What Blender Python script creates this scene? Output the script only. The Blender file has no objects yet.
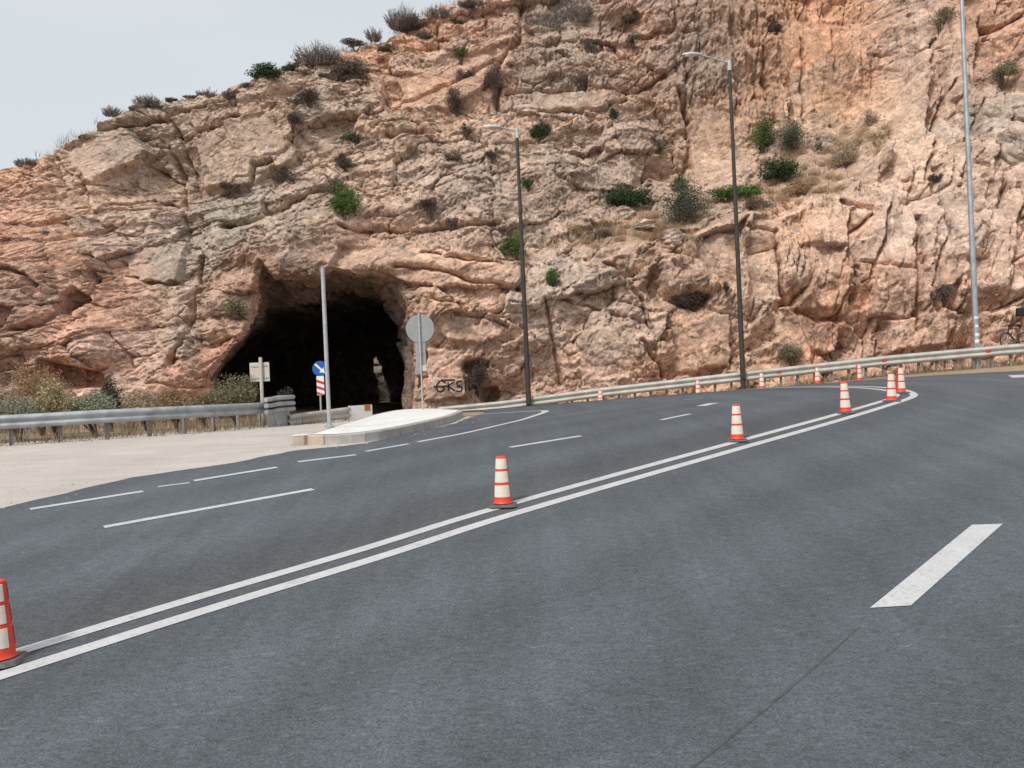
import bpy, math, random
import numpy as np
random.seed(7); rng = np.random.default_rng(7)
scene = bpy.context.scene
COL = scene.collection

# ------------------------------------------------------------------ view geometry
F = 850.0; ROLL = math.radians(2.5); EYE = 2.73
CS, SN = math.cos(ROLL), math.sin(ROLL)
def uw(px, py):
    a, b = px-512.0, 384.0-py
    return (a*CS+b*SN)/F, (-a*SN+b*CS)/F
def at(px, py, y):
    u, w = uw(px, py); return (u*y, y, EYE+w*y)
def project(x, y, z):
    u, w = x/y*F, (z-EYE)/y*F
    return 512+u*CS-w*SN, 384-(u*SN+w*CS)

# ------------------------------------------------------------------ ground shape
def sstep(a, b, v):
    t = np.clip((v-a)/(b-a), 0, 1); return t*t*(3-2*t)
_fx = np.linspace(-60, 60, 1201)
_fl = np.interp(_fx, [-60,-14,-9,-5,-1.5,0,3.6,9,15,19,30,60], [-.87,-.87,-.9,-.99,-1.0,-.95,-.80,-.61,-.40,-.36,-.3,-.3])
_k = np.hanning(31); _k /= _k.sum()
_fl = np.convolve(np.pad(_fl, 15, mode='edge'), _k, 'valid')
RXS = [-60,-4,-1.3,3.6,9,15,19.3,30,60]
def rail_y(x): return np.interp(x, RXS, [36.5,36.2,36,35.8,35,34,33,30,24])
def rail_base(x): return EYE+np.interp(x, [-60,-6,-4,-.5,3.6,9,15,19.3,30,60], [-.9,-1.75,-1.7,-1.52,-1.15,-.76,-.34,-.13,.1,.1])
def ground(x, y):
    x = np.asarray(x, float); y = np.asarray(y, float)
    pl = .1012*np.maximum(y, -15); fl = EYE+np.interp(x, _fx, _fl)
    k = .35; h = np.clip(.5+.5*(fl-pl)/k, 0, 1)
    g = fl*(1-h)+pl*h-k*h*(1-h)
    ry = rail_y(x)
    t = sstep(ry-1.9, ry-.2, y)*sstep(-9, -4, x)
    return g+(rail_base(x)-g)*t
def P(px, py, lift=0.0):
    u, w = uw(px, py)
    ys = np.linspace(4, 37, 6601)
    d = EYE+w*ys-(ground(u*ys, ys)+lift)
    i = np.argmax(d < 0)
    if d.min() >= 0: i = int(np.argmin(d))
    y = float(ys[i]); x = u*y
    return (x, y, float(ground(x, y)))

# ------------------------------------------------------------------ noise
_perm = rng.permutation(4096); _perm = np.concatenate([_perm, _perm, _perm])
_ang = rng.random(4096)*2*np.pi; _gx = np.cos(_ang); _gy = np.sin(_ang)
_rnd = rng.random((4096, 6))
def _h(ix, iy, s=0): return _perm[(_perm[(ix+s*131) & 4095]+iy*1) & 4095]
def perlin(x, y, s=0):
    ix = np.floor(x).astype(np.int64); iy = np.floor(y).astype(np.int64)
    fx = x-ix; fy = y-iy
    u = fx*fx*fx*(fx*(fx*6-15)+10); v = fy*fy*fy*(fy*(fy*6-15)+10)
    def g(i, j):
        h = _h(ix+i, iy+j, s); return _gx[h]*(fx-i)+_gy[h]*(fy-j)
    a = g(0,0); b = g(1,0); c = g(0,1); d = g(1,1)
    return ((a+(b-a)*u)*(1-v)+(c+(d-c)*u)*v)*1.5
def fbm(x, y, o=5, s=0, gain=.5):
    r = 0; a = 1
    for k in range(o):
        r = r+a*perlin(x*2**k+k*17.3, y*2**k-k*9.1, s+k); a *= gain
    return r
def ridged(x, y, o=4, s=0):
    r = 0; a = 1
    for k in range(o):
        r = r+a*(1-2*np.abs(perlin(x*2.1**k+k*7.7, y*2.1**k+k*3.1, s+k))); a *= .5
    return r
def worley(x, y, s=0, jit=.9):
    ix = np.floor(x).astype(np.int64); iy = np.floor(y).astype(np.int64)
    f1 = np.full(x.shape, 9.); f2 = np.full(x.shape, 9.)
    cid = np.zeros(x.shape, np.int64); cx = np.zeros(x.shape); cy = np.zeros(x.shape)
    for i in (-1,0,1):
        for j in (-1,0,1):
            h = _h(ix+i, iy+j, s)
            dx = x-(ix+i+.5+jit*(_rnd[h,0]-.5)); dy = y-(iy+j+.5+jit*(_rnd[h,1]-.5))
            d = np.sqrt(dx*dx+dy*dy)
            n = d < f1
            f2 = np.where(n, f1, np.minimum(f2, d))
            f1 = np.where(n, d, f1); cid = np.where(n, h, cid)
            cx = np.where(n, dx, cx); cy = np.where(n, dy, cy)
    return f1, f2, cid, cx, cy

# ------------------------------------------------------------------ mesh helpers
def tag(o, label=None, cat=None, group=None, kind=None):
    if label: o['label'] = label
    if cat: o['category'] = cat
    if group: o['group'] = group
    if kind: o['kind'] = kind
    return o
def link(name, me, mats=(), parent=None, smooth=False):
    o = bpy.data.objects.new(name, me); COL.objects.link(o)
    for m in (mats if isinstance(mats, (list, tuple)) else [mats]): me.materials.append(m)
    if parent: o.parent = parent
    if smooth: me.polygons.foreach_set('use_smooth', np.ones(len(me.polygons), bool))
    return o
def np_mesh(name, V, Fc):
    me = bpy.data.meshes.new(name); V = np.asarray(V, np.float32); Fc = np.asarray(Fc, np.int32)
    n = Fc.shape[1]
    me.vertices.add(len(V)); me.vertices.foreach_set('co', V.ravel())
    me.loops.add(Fc.size); me.loops.foreach_set('vertex_index', Fc.ravel())
    me.polygons.add(len(Fc)); me.polygons.foreach_set('loop_start', np.arange(0, Fc.size, n, dtype=np.int32))
    me.update(calc_edges=True); return me
class MB:
    def __init__(s): s.v = []; s.f = []; s.m = []; s.cur = 0
    def add(s, vs, fs):
        b = len(s.v); s.v += [tuple(p) for p in vs]
        for f in fs: s.f.append([i+b for i in f]); s.m.append(s.cur)
    def box(s, c, size, rz=0, tilt=None):
        hx, hy, hz = (q/2 for q in size); cr, sr = math.cos(rz), math.sin(rz); vs = []
        for X in (-hx, hx):
            for Y in (-hy, hy):
                for Z in (-hz, hz): vs.append((c[0]+X*cr-Y*sr, c[1]+X*sr+Y*cr, c[2]+Z))
        s.add(vs, [(0,1,3,2),(4,6,7,5),(0,4,5,1),(2,3,7,6),(0,2,6,4),(1,5,7,3)])
    def tube(s, pts, r, n=8, caps=True):
        pts = [np.array(p, float) for p in pts]; rs = r if isinstance(r, (list, tuple)) else [r]*len(pts)
        rings = []; ref = None
        for i, p in enumerate(pts):
            d = pts[min(i+1, len(pts)-1)]-pts[max(i-1, 0)]; d = d/(np.linalg.norm(d)+1e-9)
            if ref is None: ref = np.array([0,0,1.]) if abs(d[2]) < .9 else np.array([1.,0,0])
            a = np.cross(d, ref); a /= np.linalg.norm(a)+1e-9; b = np.cross(d, a); ref = -b if False else np.cross(a, d)
            rings.append([p+rs[i]*(math.cos(2*math.pi*k/n)*a+math.sin(2*math.pi*k/n)*b) for k in range(n)])
        vs = [q for R in rings for q in R]; fs = []
        for i in range(len(pts)-1):
            for k in range(n):
                fs.append((i*n+k, i*n+(k+1)%n, (i+1)*n+(k+1)%n, (i+1)*n+k))
        if caps: fs.append(tuple(range(n))); fs.append(tuple((len(pts)-1)*n+k for k in range(n))[::-1])
        s.add(vs, fs)
    def lathe(s, c, prof, n=24, a0=0, a1=2*math.pi):
        full = abs(a1-a0-2*math.pi) < 1e-6; m = n if full else n+1; vs = []
        for (r, z) in prof:
            for k in range(m):
                a = a0+(a1-a0)*k/n; vs.append((c[0]+r*math.cos(a), c[1]+r*math.sin(a), c[2]+z))
        fs = []
        for i in range(len(prof)-1):
            for k in range(n):
                k2 = (k+1) % m; fs.append((i*m+k, i*m+k2, (i+1)*m+k2, (i+1)*m+k))
        s.add(vs, fs)
    def prism(s, poly, axis_fn, d0, d1):
        n = len(poly); vs = [axis_fn(p, d0) for p in poly]+[axis_fn(p, d1) for p in poly]
        fs = [tuple(range(n))[::-1], tuple(range(n, 2*n))]+[(i, (i+1)%n, n+(i+1)%n, n+i) for i in range(n)]
        s.add(vs, fs)
    def build(s, name, mats, parent=None, smooth=False, offset=(0,0,0)):
        me = bpy.data.meshes.new(name)
        vs = [(v[0]-offset[0], v[1]-offset[1], v[2]-offset[2]) for v in s.v]
        me.from_pydata(vs, [], s.f); me.update()
        import bmesh
        bm = bmesh.new(); bm.from_mesh(me); bmesh.ops.recalc_face_normals(bm, faces=bm.faces); bm.to_mesh(me); bm.free()
        me.polygons.foreach_set('material_index', np.array(s.m, np.int32))
        o = link(name, me, mats, parent)
        if smooth:
            me.polygons.foreach_set('use_smooth', np.ones(len(me.polygons), bool))
            try: me.set_sharp_from_angle(angle=math.radians(40))
            except Exception: pass
        return o
def empty(name, loc, rz=0):
    o = bpy.data.objects.new(name, None); COL.objects.link(o); o.location = loc; o.rotation_euler = (0,0,rz)
    o.empty_display_size = .2; return o
def copy_tree(o, parent=None):
    c = o.copy(); COL.objects.link(c)
    if parent: c.parent = parent
    for ch in [q for q in list(COL.objects) if q.parent == o]: copy_tree(ch, c)
    return c

# ------------------------------------------------------------------ materials
def lin(c): return tuple((v/255/12.92 if v/255 <= .04045 else ((v/255+.055)/1.055)**2.4) for v in c)
def mat(name, col=(.5,.5,.5), rough=.7, metal=0.0, var=0.0, vscale=6.0, bump=0.0, bscale=40.0, bdist=.01, col2=None):
    m = bpy.data.materials.new(name); m.use_nodes = True; nt = m.node_tree; N = nt.nodes; L = nt.links
    b = N['Principled BSDF']; b.inputs['Roughness'].default_value = rough; b.inputs['Metallic'].default_value = metal
    b.inputs['Base Color'].default_value = (*col, 1)
    tc = N.new('ShaderNodeTexCoord')
    if var or col2:
        n = N.new('ShaderNodeTexNoise'); n.inputs['Scale'].default_value = vscale; n.inputs['Detail'].default_value = 6; n.inputs['Roughness'].default_value = .65
        L.new(tc.outputs['Object'], n.inputs['Vector'])
        r = N.new('ShaderNodeValToRGB'); r.color_ramp.elements[0].position = .32; r.color_ramp.elements[1].position = .68
        c2 = col2 if col2 else tuple(min(1, v*(1+var)) for v in col)
        r.color_ramp.elements[0].color = (*(tuple(v*(1-var) for v in col)), 1); r.color_ramp.elements[1].color = (*c2, 1)
        L.new(n.outputs['Fac'], r.inputs['Fac']); L.new(r.outputs['Color'], b.inputs['Base Color'])
    if bump:
        n2 = N.new('ShaderNodeTexNoise'); n2.inputs['Scale'].default_value = bscale; n2.inputs['Detail'].default_value = 5
        L.new(tc.outputs['Object'], n2.inputs['Vector'])
        bp = N.new('ShaderNodeBump'); bp.inputs['Strength'].default_value = bump; bp.inputs['Distance'].default_value = bdist
        L.new(n2.outputs['Fac'], bp.inputs['Height']); L.new(bp.outputs['Normal'], b.inputs['Normal'])
    return m
class NT:
    def __init__(s, name):
        s.m = bpy.data.materials.new(name); s.m.use_nodes = True; s.t = s.m.node_tree; s.b = s.t.nodes['Principled BSDF']
        s.tc = s.t.nodes.new('ShaderNodeTexCoord').outputs['Object']
    def n(s, typ, **kw):
        o = s.t.nodes.new(typ)
        for k, v in kw.items(): setattr(o, k, v)
        return o
    def l(s, a, b): s.t.links.new(a, b)
    def mapping(s, scale, loc=(0,0,0), rot=(0,0,0), src=None):
        o = s.n('ShaderNodeMapping'); o.inputs['Scale'].default_value = scale; o.inputs['Location'].default_value = loc; o.inputs['Rotation'].default_value = rot
        s.l(src or s.tc, o.inputs['Vector']); return o.outputs['Vector']
    def noise(s, scale, detail=6, rough=.6, vec=None, dist=0):
        o = s.n('ShaderNodeTexNoise'); o.inputs['Scale'].default_value = scale; o.inputs['Detail'].default_value = detail
        o.inputs['Roughness'].default_value = rough; o.inputs['Distortion'].default_value = dist
        s.l(vec or s.tc, o.inputs['Vector']); return o.outputs['Fac']
    def ramp(s, src, stops):
        o = s.n('ShaderNodeValToRGB'); e = o.color_ramp.elements
        while len(e) < len(stops): e.new(.5)
        for q, (p, c) in zip(e, stops): q.position = p; q.color = (*c, 1) if len(c) == 3 else c
        s.l(src, o.inputs['Fac']); return o.outputs['Color']
    def mix(s, mode, fac, a, b):
        o = s.n('ShaderNodeMix', data_type='RGBA', blend_type=mode)
        for sock, v in ((o.inputs[0], fac), (o.inputs[6], a), (o.inputs[7], b)):
            if hasattr(v, 'links'): s.l(v, sock)
            elif isinstance(v, tuple): sock.default_value = (*v, 1) if len(v) == 3 else v
            else: sock.default_value = v
        return o.outputs[2]
    def math(s, op, a, b=0.0):
        o = s.n('ShaderNodeMath', operation=op)
        for sock, v in ((o.inputs[0], a), (o.inputs[1], b)):
            if hasattr(v, 'links'): s.l(v, sock)
            else: sock.default_value = v
        return o.outputs[0]
    def bump(s, h, strength, dist, prev=None):
        o = s.n('ShaderNodeBump'); o.inputs['Strength'].default_value = strength; o.inputs['Distance'].default_value = dist
        s.l(h, o.inputs['Height'])
        if prev: s.l(prev, o.inputs['Normal'])
        return o.outputs['Normal']
G3 = lambda v: (v, v, v)

def rock_material(name, use_attr=True, base=(.36,.25,.19)):
    k = NT(name)
    if use_attr:
        a = k.n('ShaderNodeAttribute', attribute_name='tint'); c = a.outputs['Color']
    else:
        c = k.ramp(k.noise(.7, 5), [(.35, base), (.65, tuple(v*1.25 for v in base))])
    # weathering in two sizes, dark mineral streaks and rusty stains
    n1 = k.noise(1.3, 8, .68)
    c = k.mix('MULTIPLY', .85, c, k.ramp(n1, [(.30, (.62,.61,.61)), (.5, (.98,.97,.96)), (.72, (1.16,1.12,1.08))]))
    n2 = k.noise(7.0, 8, .72)
    c = k.mix('MULTIPLY', .85, c, k.ramp(n2, [(.28, (.55,.53,.52)), (.47, (1.0,.99,.98)), (.74, (1.22,1.20,1.17))]))
    st = k.noise(1.0, 7, .72, k.mapping((2.2, .6, .34)), .5)
    c = k.mix('MIX', k.math('MULTIPLY', k.ramp(st, [(.52, G3(0)), (.68, G3(1))]), .45), c, (.26,.195,.16))
    og = k.noise(.55, 6, .7, k.mapping((1.2, 1, .55), (13, 4, 2)), .6)
    c = k.mix('MIX', k.math('MULTIPLY', k.ramp(og, [(.57, G3(0)), (.72, G3(1))]), .30), c, (.50,.28,.155))
    lt = k.noise(2.2, 7, .65, k.mapping((1, 1, 1), (31, 8, 5)), .3)
    c = k.mix('MIX', k.math('MULTIPLY', k.ramp(lt, [(.57, G3(0)), (.68, G3(1))]), .35), c, (.60,.53,.47))
    sp = k.noise(15, 6, .75, k.mapping((1,1,1),(5,2,9)))
    c = k.mix('MULTIPLY', .8, c, k.ramp(sp, [(.34, (.68,.66,.65)), (.46, (1,1,1)), (.70, (1.12,1.1,1.08))]))
    # broken stone: many small flat faces, each with its own slope and tone, parted by thin dark cracks
    nz = k.n('ShaderNodeTexNoise'); nz.inputs['Scale'].default_value = 1.7; nz.inputs['Detail'].default_value = 3; k.l(k.tc, nz.inputs['Vector'])
    nzs = k.n('ShaderNodeVectorMath', operation='MULTIPLY_ADD'); k.l(nz.outputs['Color'], nzs.inputs[0]); nzs.inputs[1].default_value = (.32,.32,.32); k.l(k.tc, nzs.inputs[2])
    nrm = None
    for sc, tone, slope, crack, rotd, stretch in ((.85, .10, .55, .30, 14, (1,1,1.5)), (2.1, .14, .62, .34, -20, (1,1,1.55)), (4.8, .15, .60, .0, 32, (1,1,1.4)), (10.5, .10, .45, .0, -8, (1,1,1.3))):
        vec = k.mapping(stretch, (sc, 2*sc, -sc), (0, math.radians(rotd), 0), nzs.outputs[0])
        v = k.n('ShaderNodeTexVoronoi'); v.inputs['Scale'].default_value = sc; k.l(vec, v.inputs['Vector'])
        df = k.n('ShaderNodeVectorMath', operation='SUBTRACT'); k.l(vec, df.inputs[0]); k.l(v.outputs['Position'], df.inputs[1])
        dr = k.n('ShaderNodeVectorMath', operation='SUBTRACT'); k.l(v.outputs['Color'], dr.inputs[0]); dr.inputs[1].default_value = (.5,.5,.42)
        dt_ = k.n('ShaderNodeVectorMath', operation='DOT_PRODUCT'); k.l(df.outputs[0], dt_.inputs[0]); k.l(dr.outputs[0], dt_.inputs[1])
        nrm = k.bump(dt_.outputs['Value'], 1.0, slope*.55, nrm)
        sx_ = k.n('ShaderNodeSeparateColor'); k.l(v.outputs['Color'], sx_.inputs[0])
        c = k.mix('MULTIPLY', 1.0, c, k.ramp(sx_.outputs[1], [(0, G3(1-tone)), (1, G3(1+tone*.8))]))
        if crack:
            v2 = k.n('ShaderNodeTexVoronoi', feature='DISTANCE_TO_EDGE'); v2.inputs['Scale'].default_value = sc; k.l(vec, v2.inputs['Vector'])
            ln_ = k.ramp(v2.outputs['Distance'], [(.0, G3(1)), (.012+.012*(sc > 1), G3(0))])
            mk_ = k.ramp(k.noise(.9*sc, 4, .6, k.mapping((1,1,1), (sc*3, 2, 7))), [(.46, G3(0)), (.56, G3(1))])
            c = k.mix('MIX', k.math('MULTIPLY', k.math('MULTIPLY', ln_, mk_), .5), c, (.13,.095,.075))
    k.l(c, k.b.inputs['Base Color']); k.b.inputs['Roughness'].default_value = .93
    k.b.inputs['Specular IOR Level'].default_value = .2
    nrm = k.bump(k.noise(24, 6, .7), .3, .022, nrm)
    k.l(nrm, k.b.inputs['Normal'])
    return k.m
M = {}
M['rock'] = rock_material('limestone')
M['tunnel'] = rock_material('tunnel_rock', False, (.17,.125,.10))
M['boulder'] = rock_material('boulder_rock', False, (.48,.39,.33))

def asphalt():
    k = NT('asphalt')
    n = k.noise(.16, 6, .62, k.mapping((1, .55, 1), rot=(0, 0, math.radians(-35))), .5)
    c = k.ramp(n, [(.26, (.076,.087,.100)), (.5, (.092,.105,.119)), (.76, (.113,.127,.142))])
    # streaks along the driving direction
    t = k.noise(1.0, 5, .6, k.mapping((2.2, .13, 1), rot=(0, 0, math.radians(38))), .2)
    c = k.mix('MULTIPLY', .8, c, k.ramp(t, [(.34, (.84,.83,.83)), (.66, (1.10,1.10,1.10))]))
    f = k.noise(55, 3, .8)
    c = k.mix('MULTIPLY', .9, c, k.ramp(f, [(.30, G3(.42)), (.48, G3(.94)), (.72, G3(1.75))]))
    f2 = k.noise(9, 6, .75)
    c = k.mix('MULTIPLY', .7, c, k.ramp(f2, [(.33, G3(.86)), (.66, G3(1.13))]))
    # scattered light scuffs and pale stone chips
    s1 = k.noise(6.5, 3, .55, k.mapping((1, 2.6, 1), (3, 9, 0), (0, 0, math.radians(50))))
    c = k.mix('MIX', k.math('MULTIPLY', k.ramp(s1, [(.62, G3(0)), (.74, G3(1))]), .34), c, (.24,.245,.255))
    s2 = k.noise(11, 3, .6, k.mapping((1, 2.2, 1), (1, 5, 0), (0, 0, math.radians(42))))
    c = k.mix('MULTIPLY', 1.0, c, k.ramp(s2, [(.30, G3(.74)), (.46, G3(1)), (.62, G3(1.05)), (.74, G3(1.30))]))
    la = k.n('ShaderNodeAttribute', attribute_name='lat').outputs['Fac']
    wob = k.math('MULTIPLY', k.math('SUBTRACT', k.noise(.8, 4, .6), .5), 1.1)
    la2 = k.math('ADD', la, wob)
    trk = k.math('SINE', k.math('MULTIPLY', la2, 3.5))
    c = k.mix('MULTIPLY', .8, c, k.ramp(k.math('ADD', k.math('MULTIPLY', trk, .5), .5), [(.0, G3(.88)), (1, G3(1.08))]))
    dk = k.math('POWER', 2.718, k.math('MULTIPLY', k.math('MULTIPLY', k.math('SUBTRACT', la2, .75), k.math('SUBTRACT', la2, .75)), -1.6))
    c = k.mix('MULTIPLY', k.math('MULTIPLY', dk, .8), c, (.80,.72,.68))
    v = k.n('ShaderNodeTexVoronoi'); v.inputs['Scale'].default_value = 30; k.l(k.tc, v.inputs['Vector'])
    ch = k.math('MULTIPLY', k.ramp(v.outputs['Distance'], [(.10, G3(1)), (.20, G3(0))]), k.ramp(v.outputs['Color'], [(.80, G3(0)), (.84, G3(1))]))
    c = k.mix('MIX', k.math('MULTIPLY', ch, .55), c, (.26,.26,.26))
    k.l(c, k.b.inputs['Base Color']); k.b.inputs['Roughness'].default_value = .82
    k.b.inputs['Specular IOR Level'].default_value = .35
    nrm = k.bump(k.noise(70, 3, .7), .6, .012)
    k.l(nrm, k.b.inputs['Normal']); return k.m
M['asphalt'] = asphalt()
def gravel(name, a, b, edge):
    k = NT(name)
    c = k.ramp(k.noise(.5, 6, .65), [(.3, a), (.7, b)])
    c = k.mix('MULTIPLY', .9, c, k.ramp(k.noise(30, 4, .75), [(.3, G3(.82)), (.7, G3(1.12))]))
    c = k.mix('MULTIPLY', .8, c, k.ramp(k.noise(1.0, 6, .7, k.mapping((.35, 2.2, 1), rot=(0,0,math.radians(-25))), .5), [(.3, G3(.86)), (.7, G3(1.08))]))
    c = k.mix('MIX', k.math('MULTIPLY', k.ramp(k.noise(2.4, 7, .7, k.mapping((1,1,1), (7,3,1))), [(.56, G3(0)), (.7, G3(1))]), .4), c, edge)
    k.l(c, k.b.inputs['Base Color']); k.b.inputs['Roughness'].default_value = .95
    k.l(k.bump(k.noise(35, 5, .75), .8, .03), k.b.inputs['Normal']); return k.m
M['gravel'] = gravel('pale_gravel', (.50,.45,.405), (.62,.565,.515), (.40,.355,.32))
M['dirt'] = gravel('ochre_dirt', (.27,.195,.13), (.40,.29,.20), (.20,.13,.085))
def paint():
    k = NT('road_paint')
    c = k.ramp(k.noise(3.0, 6, .7), [(.3, (.47,.47,.475)), (.7, (.57,.57,.575))])
    c = k.mix('MIX', k.math('MULTIPLY', k.ramp(k.noise(22, 6, .8), [(.52, G3(0)), (.66, G3(1))]), .6), c, (.20,.205,.215))
    c = k.mix('MIX', k.math('MULTIPLY', k.ramp(k.noise(5, 6, .8, k.mapping((1,1,1),(4,4,4))), [(.56, G3(0)), (.70, G3(1))]), .45), c, (.27,.27,.275))
    k.l(c, k.b.inputs['Base Color']); k.b.inputs['Roughness'].default_value = .7
    k.l(k.bump(k.noise(60, 3, .7), .4, .006), k.b.inputs['Normal']); return k.m
M['paint'] = paint()
M['crack'] = mat('tar_seam', (.072,.077,.084), .9, var=.35, vscale=9)
M['rubber'] = mat('black_rubber', (.10,.098,.096), .8, var=.3, bump=.3)
M['red'] = mat('cone_red', (.72,.055,.03), .5, var=.14, vscale=9, bump=.15)
M['band'] = mat('reflective_cream', (.72,.65,.55), .45, var=.10, vscale=8)
M['galv'] = mat('galvanised_steel', (.40,.43,.45), .5, .55, var=.22, vscale=4, bump=.15, bscale=20)
M['galvblue'] = mat('weathered_blue_grey_steel', (.36,.385,.40), .55, .35, var=.3, vscale=2.5, bump=.2, bscale=14)
M['palerail'] = mat('pale_weathered_rail', (.44,.425,.385), .6, .15, var=.22, vscale=2.0, bump=.15, bscale=14)
M['post'] = mat('dull_steel_post', (.22,.20,.18), .7, .2, var=.3)
M['lamp_dark'] = mat('dark_lamp_paint', (.045,.036,.030), .6, .1, var=.3, vscale=3)
M['lamp_pale'] = mat('pale_lamp_paint', (.50,.49,.47), .5, .2, var=.12)
M['lens'] = mat('lamp_lens', (.55,.55,.52), .25)
M['pipe'] = mat('grey_pipe', (.44,.45,.46), .5, .3, var=.15, vscale=5)
M['signback'] = mat('grey_sign_back', (.30,.31,.31), .55, .25, var=.10, vscale=3)
M['signpale'] = mat('pale_sign_back', (.55,.50,.42), .6, .05, var=.12, vscale=4)
M['blue'] = mat('sign_blue', (.010,.095,.36), .4)
M['white'] = mat('sign_white', (.75,.75,.74), .45, var=.04)
M['signred'] = mat('sign_red', (.55,.03,.035), .45)
M['orange'] = mat('orange_brown_reflector', (.42,.15,.03), .45, var=.3, vscale=30)
M['redref'] = mat('red_reflector', (.55,.04,.04), .35)
M['islandtop'] = mat('pale_island_concrete', (.72,.71,.69), .85, var=.10, vscale=2, bump=.3, bscale=25)
M['kerb'] = mat('grey_kerb_stone', (.40,.38,.355), .85, var=.25, vscale=3, bump=.4, bscale=25)
M['kerbtan'] = mat('tan_kerb_stone', (.47,.38,.31), .85, var=.2, vscale=3, bump=.4, bscale=25)
M['blackmetal'] = mat('black_bicycle_paint', (.02,.02,.022), .4)
M['tyre'] = mat('tyre_rubber', (.018,.018,.018), .8)
M['blackbag'] = mat('black_bag_cloth', (.012,.014,.012), .8, bump=.3)
M['spray'] = mat('black_spray_paint', (.022,.018,.018), .8, var=.4, vscale=12)
M['spraypurple'] = mat('purple_spray_paint', (.10,.06,.16), .8, var=.3)
M['spraygrey'] = mat('faded_grey_spray_paint', (.19,.18,.165), .85, var=.3, vscale=10)
def leafmat(name, c, var=.45):
    k = NT(name)
    g = k.n('ShaderNodeNewGeometry')
    c0 = k.ramp(g.outputs['Random Per Island'], [(0, tuple(v*(1-var) for v in c)), (1, tuple(v*(1+var) for v in c))])
    c0 = k.mix('MULTIPLY', .7, c0, k.ramp(k.noise(3.5, 3), [(.35, G3(.7)), (.65, G3(1.25))]))
    k.l(c0, k.b.inputs['Base Color']); k.b.inputs['Roughness'].default_value = .75
    k.b.inputs['Specular IOR Level'].default_value = .2
    return k.m
LEAF = {
 'green': leafmat('green_leaves', (.080,.135,.032)), 'dark': leafmat('dark_green_leaves', (.045,.072,.030)),
 'olive': leafmat('olive_leaves', (.22,.19,.115)), 'greygreen': leafmat('grey_green_leaves', (.27,.27,.195)),
 'yellow': leafmat('yellow_green_leaves', (.38,.32,.18)), 'brown': leafmat('dry_brown_twigs', (.15,.115,.092)),
 'grey': leafmat('grey_dry_twigs', (.25,.215,.195)), 'dkbrown': leafmat('dark_brown_twigs', (.10,.075,.062)),
 'tan': leafmat('tan_dry_leaves', (.43,.34,.24)), 'rust': leafmat('rusty_dry_leaves', (.36,.235,.14)),
 'slate': leafmat('slate_green_leaves', (.075,.085,.06))}
M['stem'] = mat('shrub_stem', (.11,.085,.065), .9, var=.3)

# ------------------------------------------------------------------ ground sheet
def grid_lines(lo, hi, step, far):
    a = list(np.arange(lo, hi+1e-6, step)); d = step; x = hi; y = lo
    while x < far: d *= 1.5; x += d; a.append(x); y -= d; a.insert(0, y)
    return np.array(a)
gx = grid_lines(-28, 28, .4, 700); gy = grid_lines(-1, 41, .35, 700)
X, Y = np.meshgrid(gx, gy); Z = ground(X, Y)-.022*(1-sstep(0, .8, Y-rail_y(X)))*sstep(-40, -30, X)*(1-sstep(36, 44, X))
def grid_faces(ny, nx):
    i = np.arange(ny*nx).reshape(ny, nx)
    return np.stack([i[:-1,:-1], i[:-1,1:], i[1:,1:], i[1:,:-1]], -1).reshape(-1, 4)
terr = link('ground', np_mesh('ground', np.stack([X, Y, Z], -1).reshape(-1, 3), grid_faces(*X.shape)), M['dirt'], smooth=True)
tag(terr, 'ochre dirt ground around the road and below the cliff', 'ground', kind='structure')

def catmull(pts, step=.3):
    p = np.array(pts, float); p = np.vstack([2*p[0]-p[1], p, 2*p[-1]-p[-2]]); out = []
    for i in range(1, len(p)-2):
        p0, p1, p2, p3 = p[i-1:i+3]; n = max(2, int(np.linalg.norm(p2-p1)/step))
        for t in np.linspace(0, 1, n, endpoint=False):
            out.append(.5*((2*p1)+(-p0+p2)*t+(2*p0-5*p1+4*p2-p3)*t*t+(-p0+3*p1-3*p2+p3)*t**3))
    out.append(p[-2]); return np.array(out)
def resample(p, n):
    d = np.concatenate([[0], np.cumsum(np.linalg.norm(np.diff(p, axis=0), axis=1))]); t = np.linspace(0, d[-1], n)
    return np.stack([np.interp(t, d, p[:,k]) for k in range(p.shape[1])], 1)
def loft_sheet(name, A, B, n, m, lift, material, label, cat, rough_edge=0):
    A = resample(np.array(A, float)[:, :2], n); B = resample(np.array(B, float)[:, :2], n)
    if rough_edge: A = A+rough_edge*np.stack([fbm(A[:,0]*2, A[:,1]*2, 4, 3), fbm(A[:,0]*2, A[:,1]*2, 4, 9)], 1)
    t = np.linspace(0, 1, m)[None, :, None]
    Q = A[:, None]*(1-t)+B[:, None]*t
    z = ground(Q[...,0], Q[...,1])+lift
    o = link(name, np_mesh(name, np.concatenate([Q, z[...,None]], -1).reshape(-1, 3), grid_faces(n, m)), material, smooth=True)
    return tag(o, label, cat, kind='structure')
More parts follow.
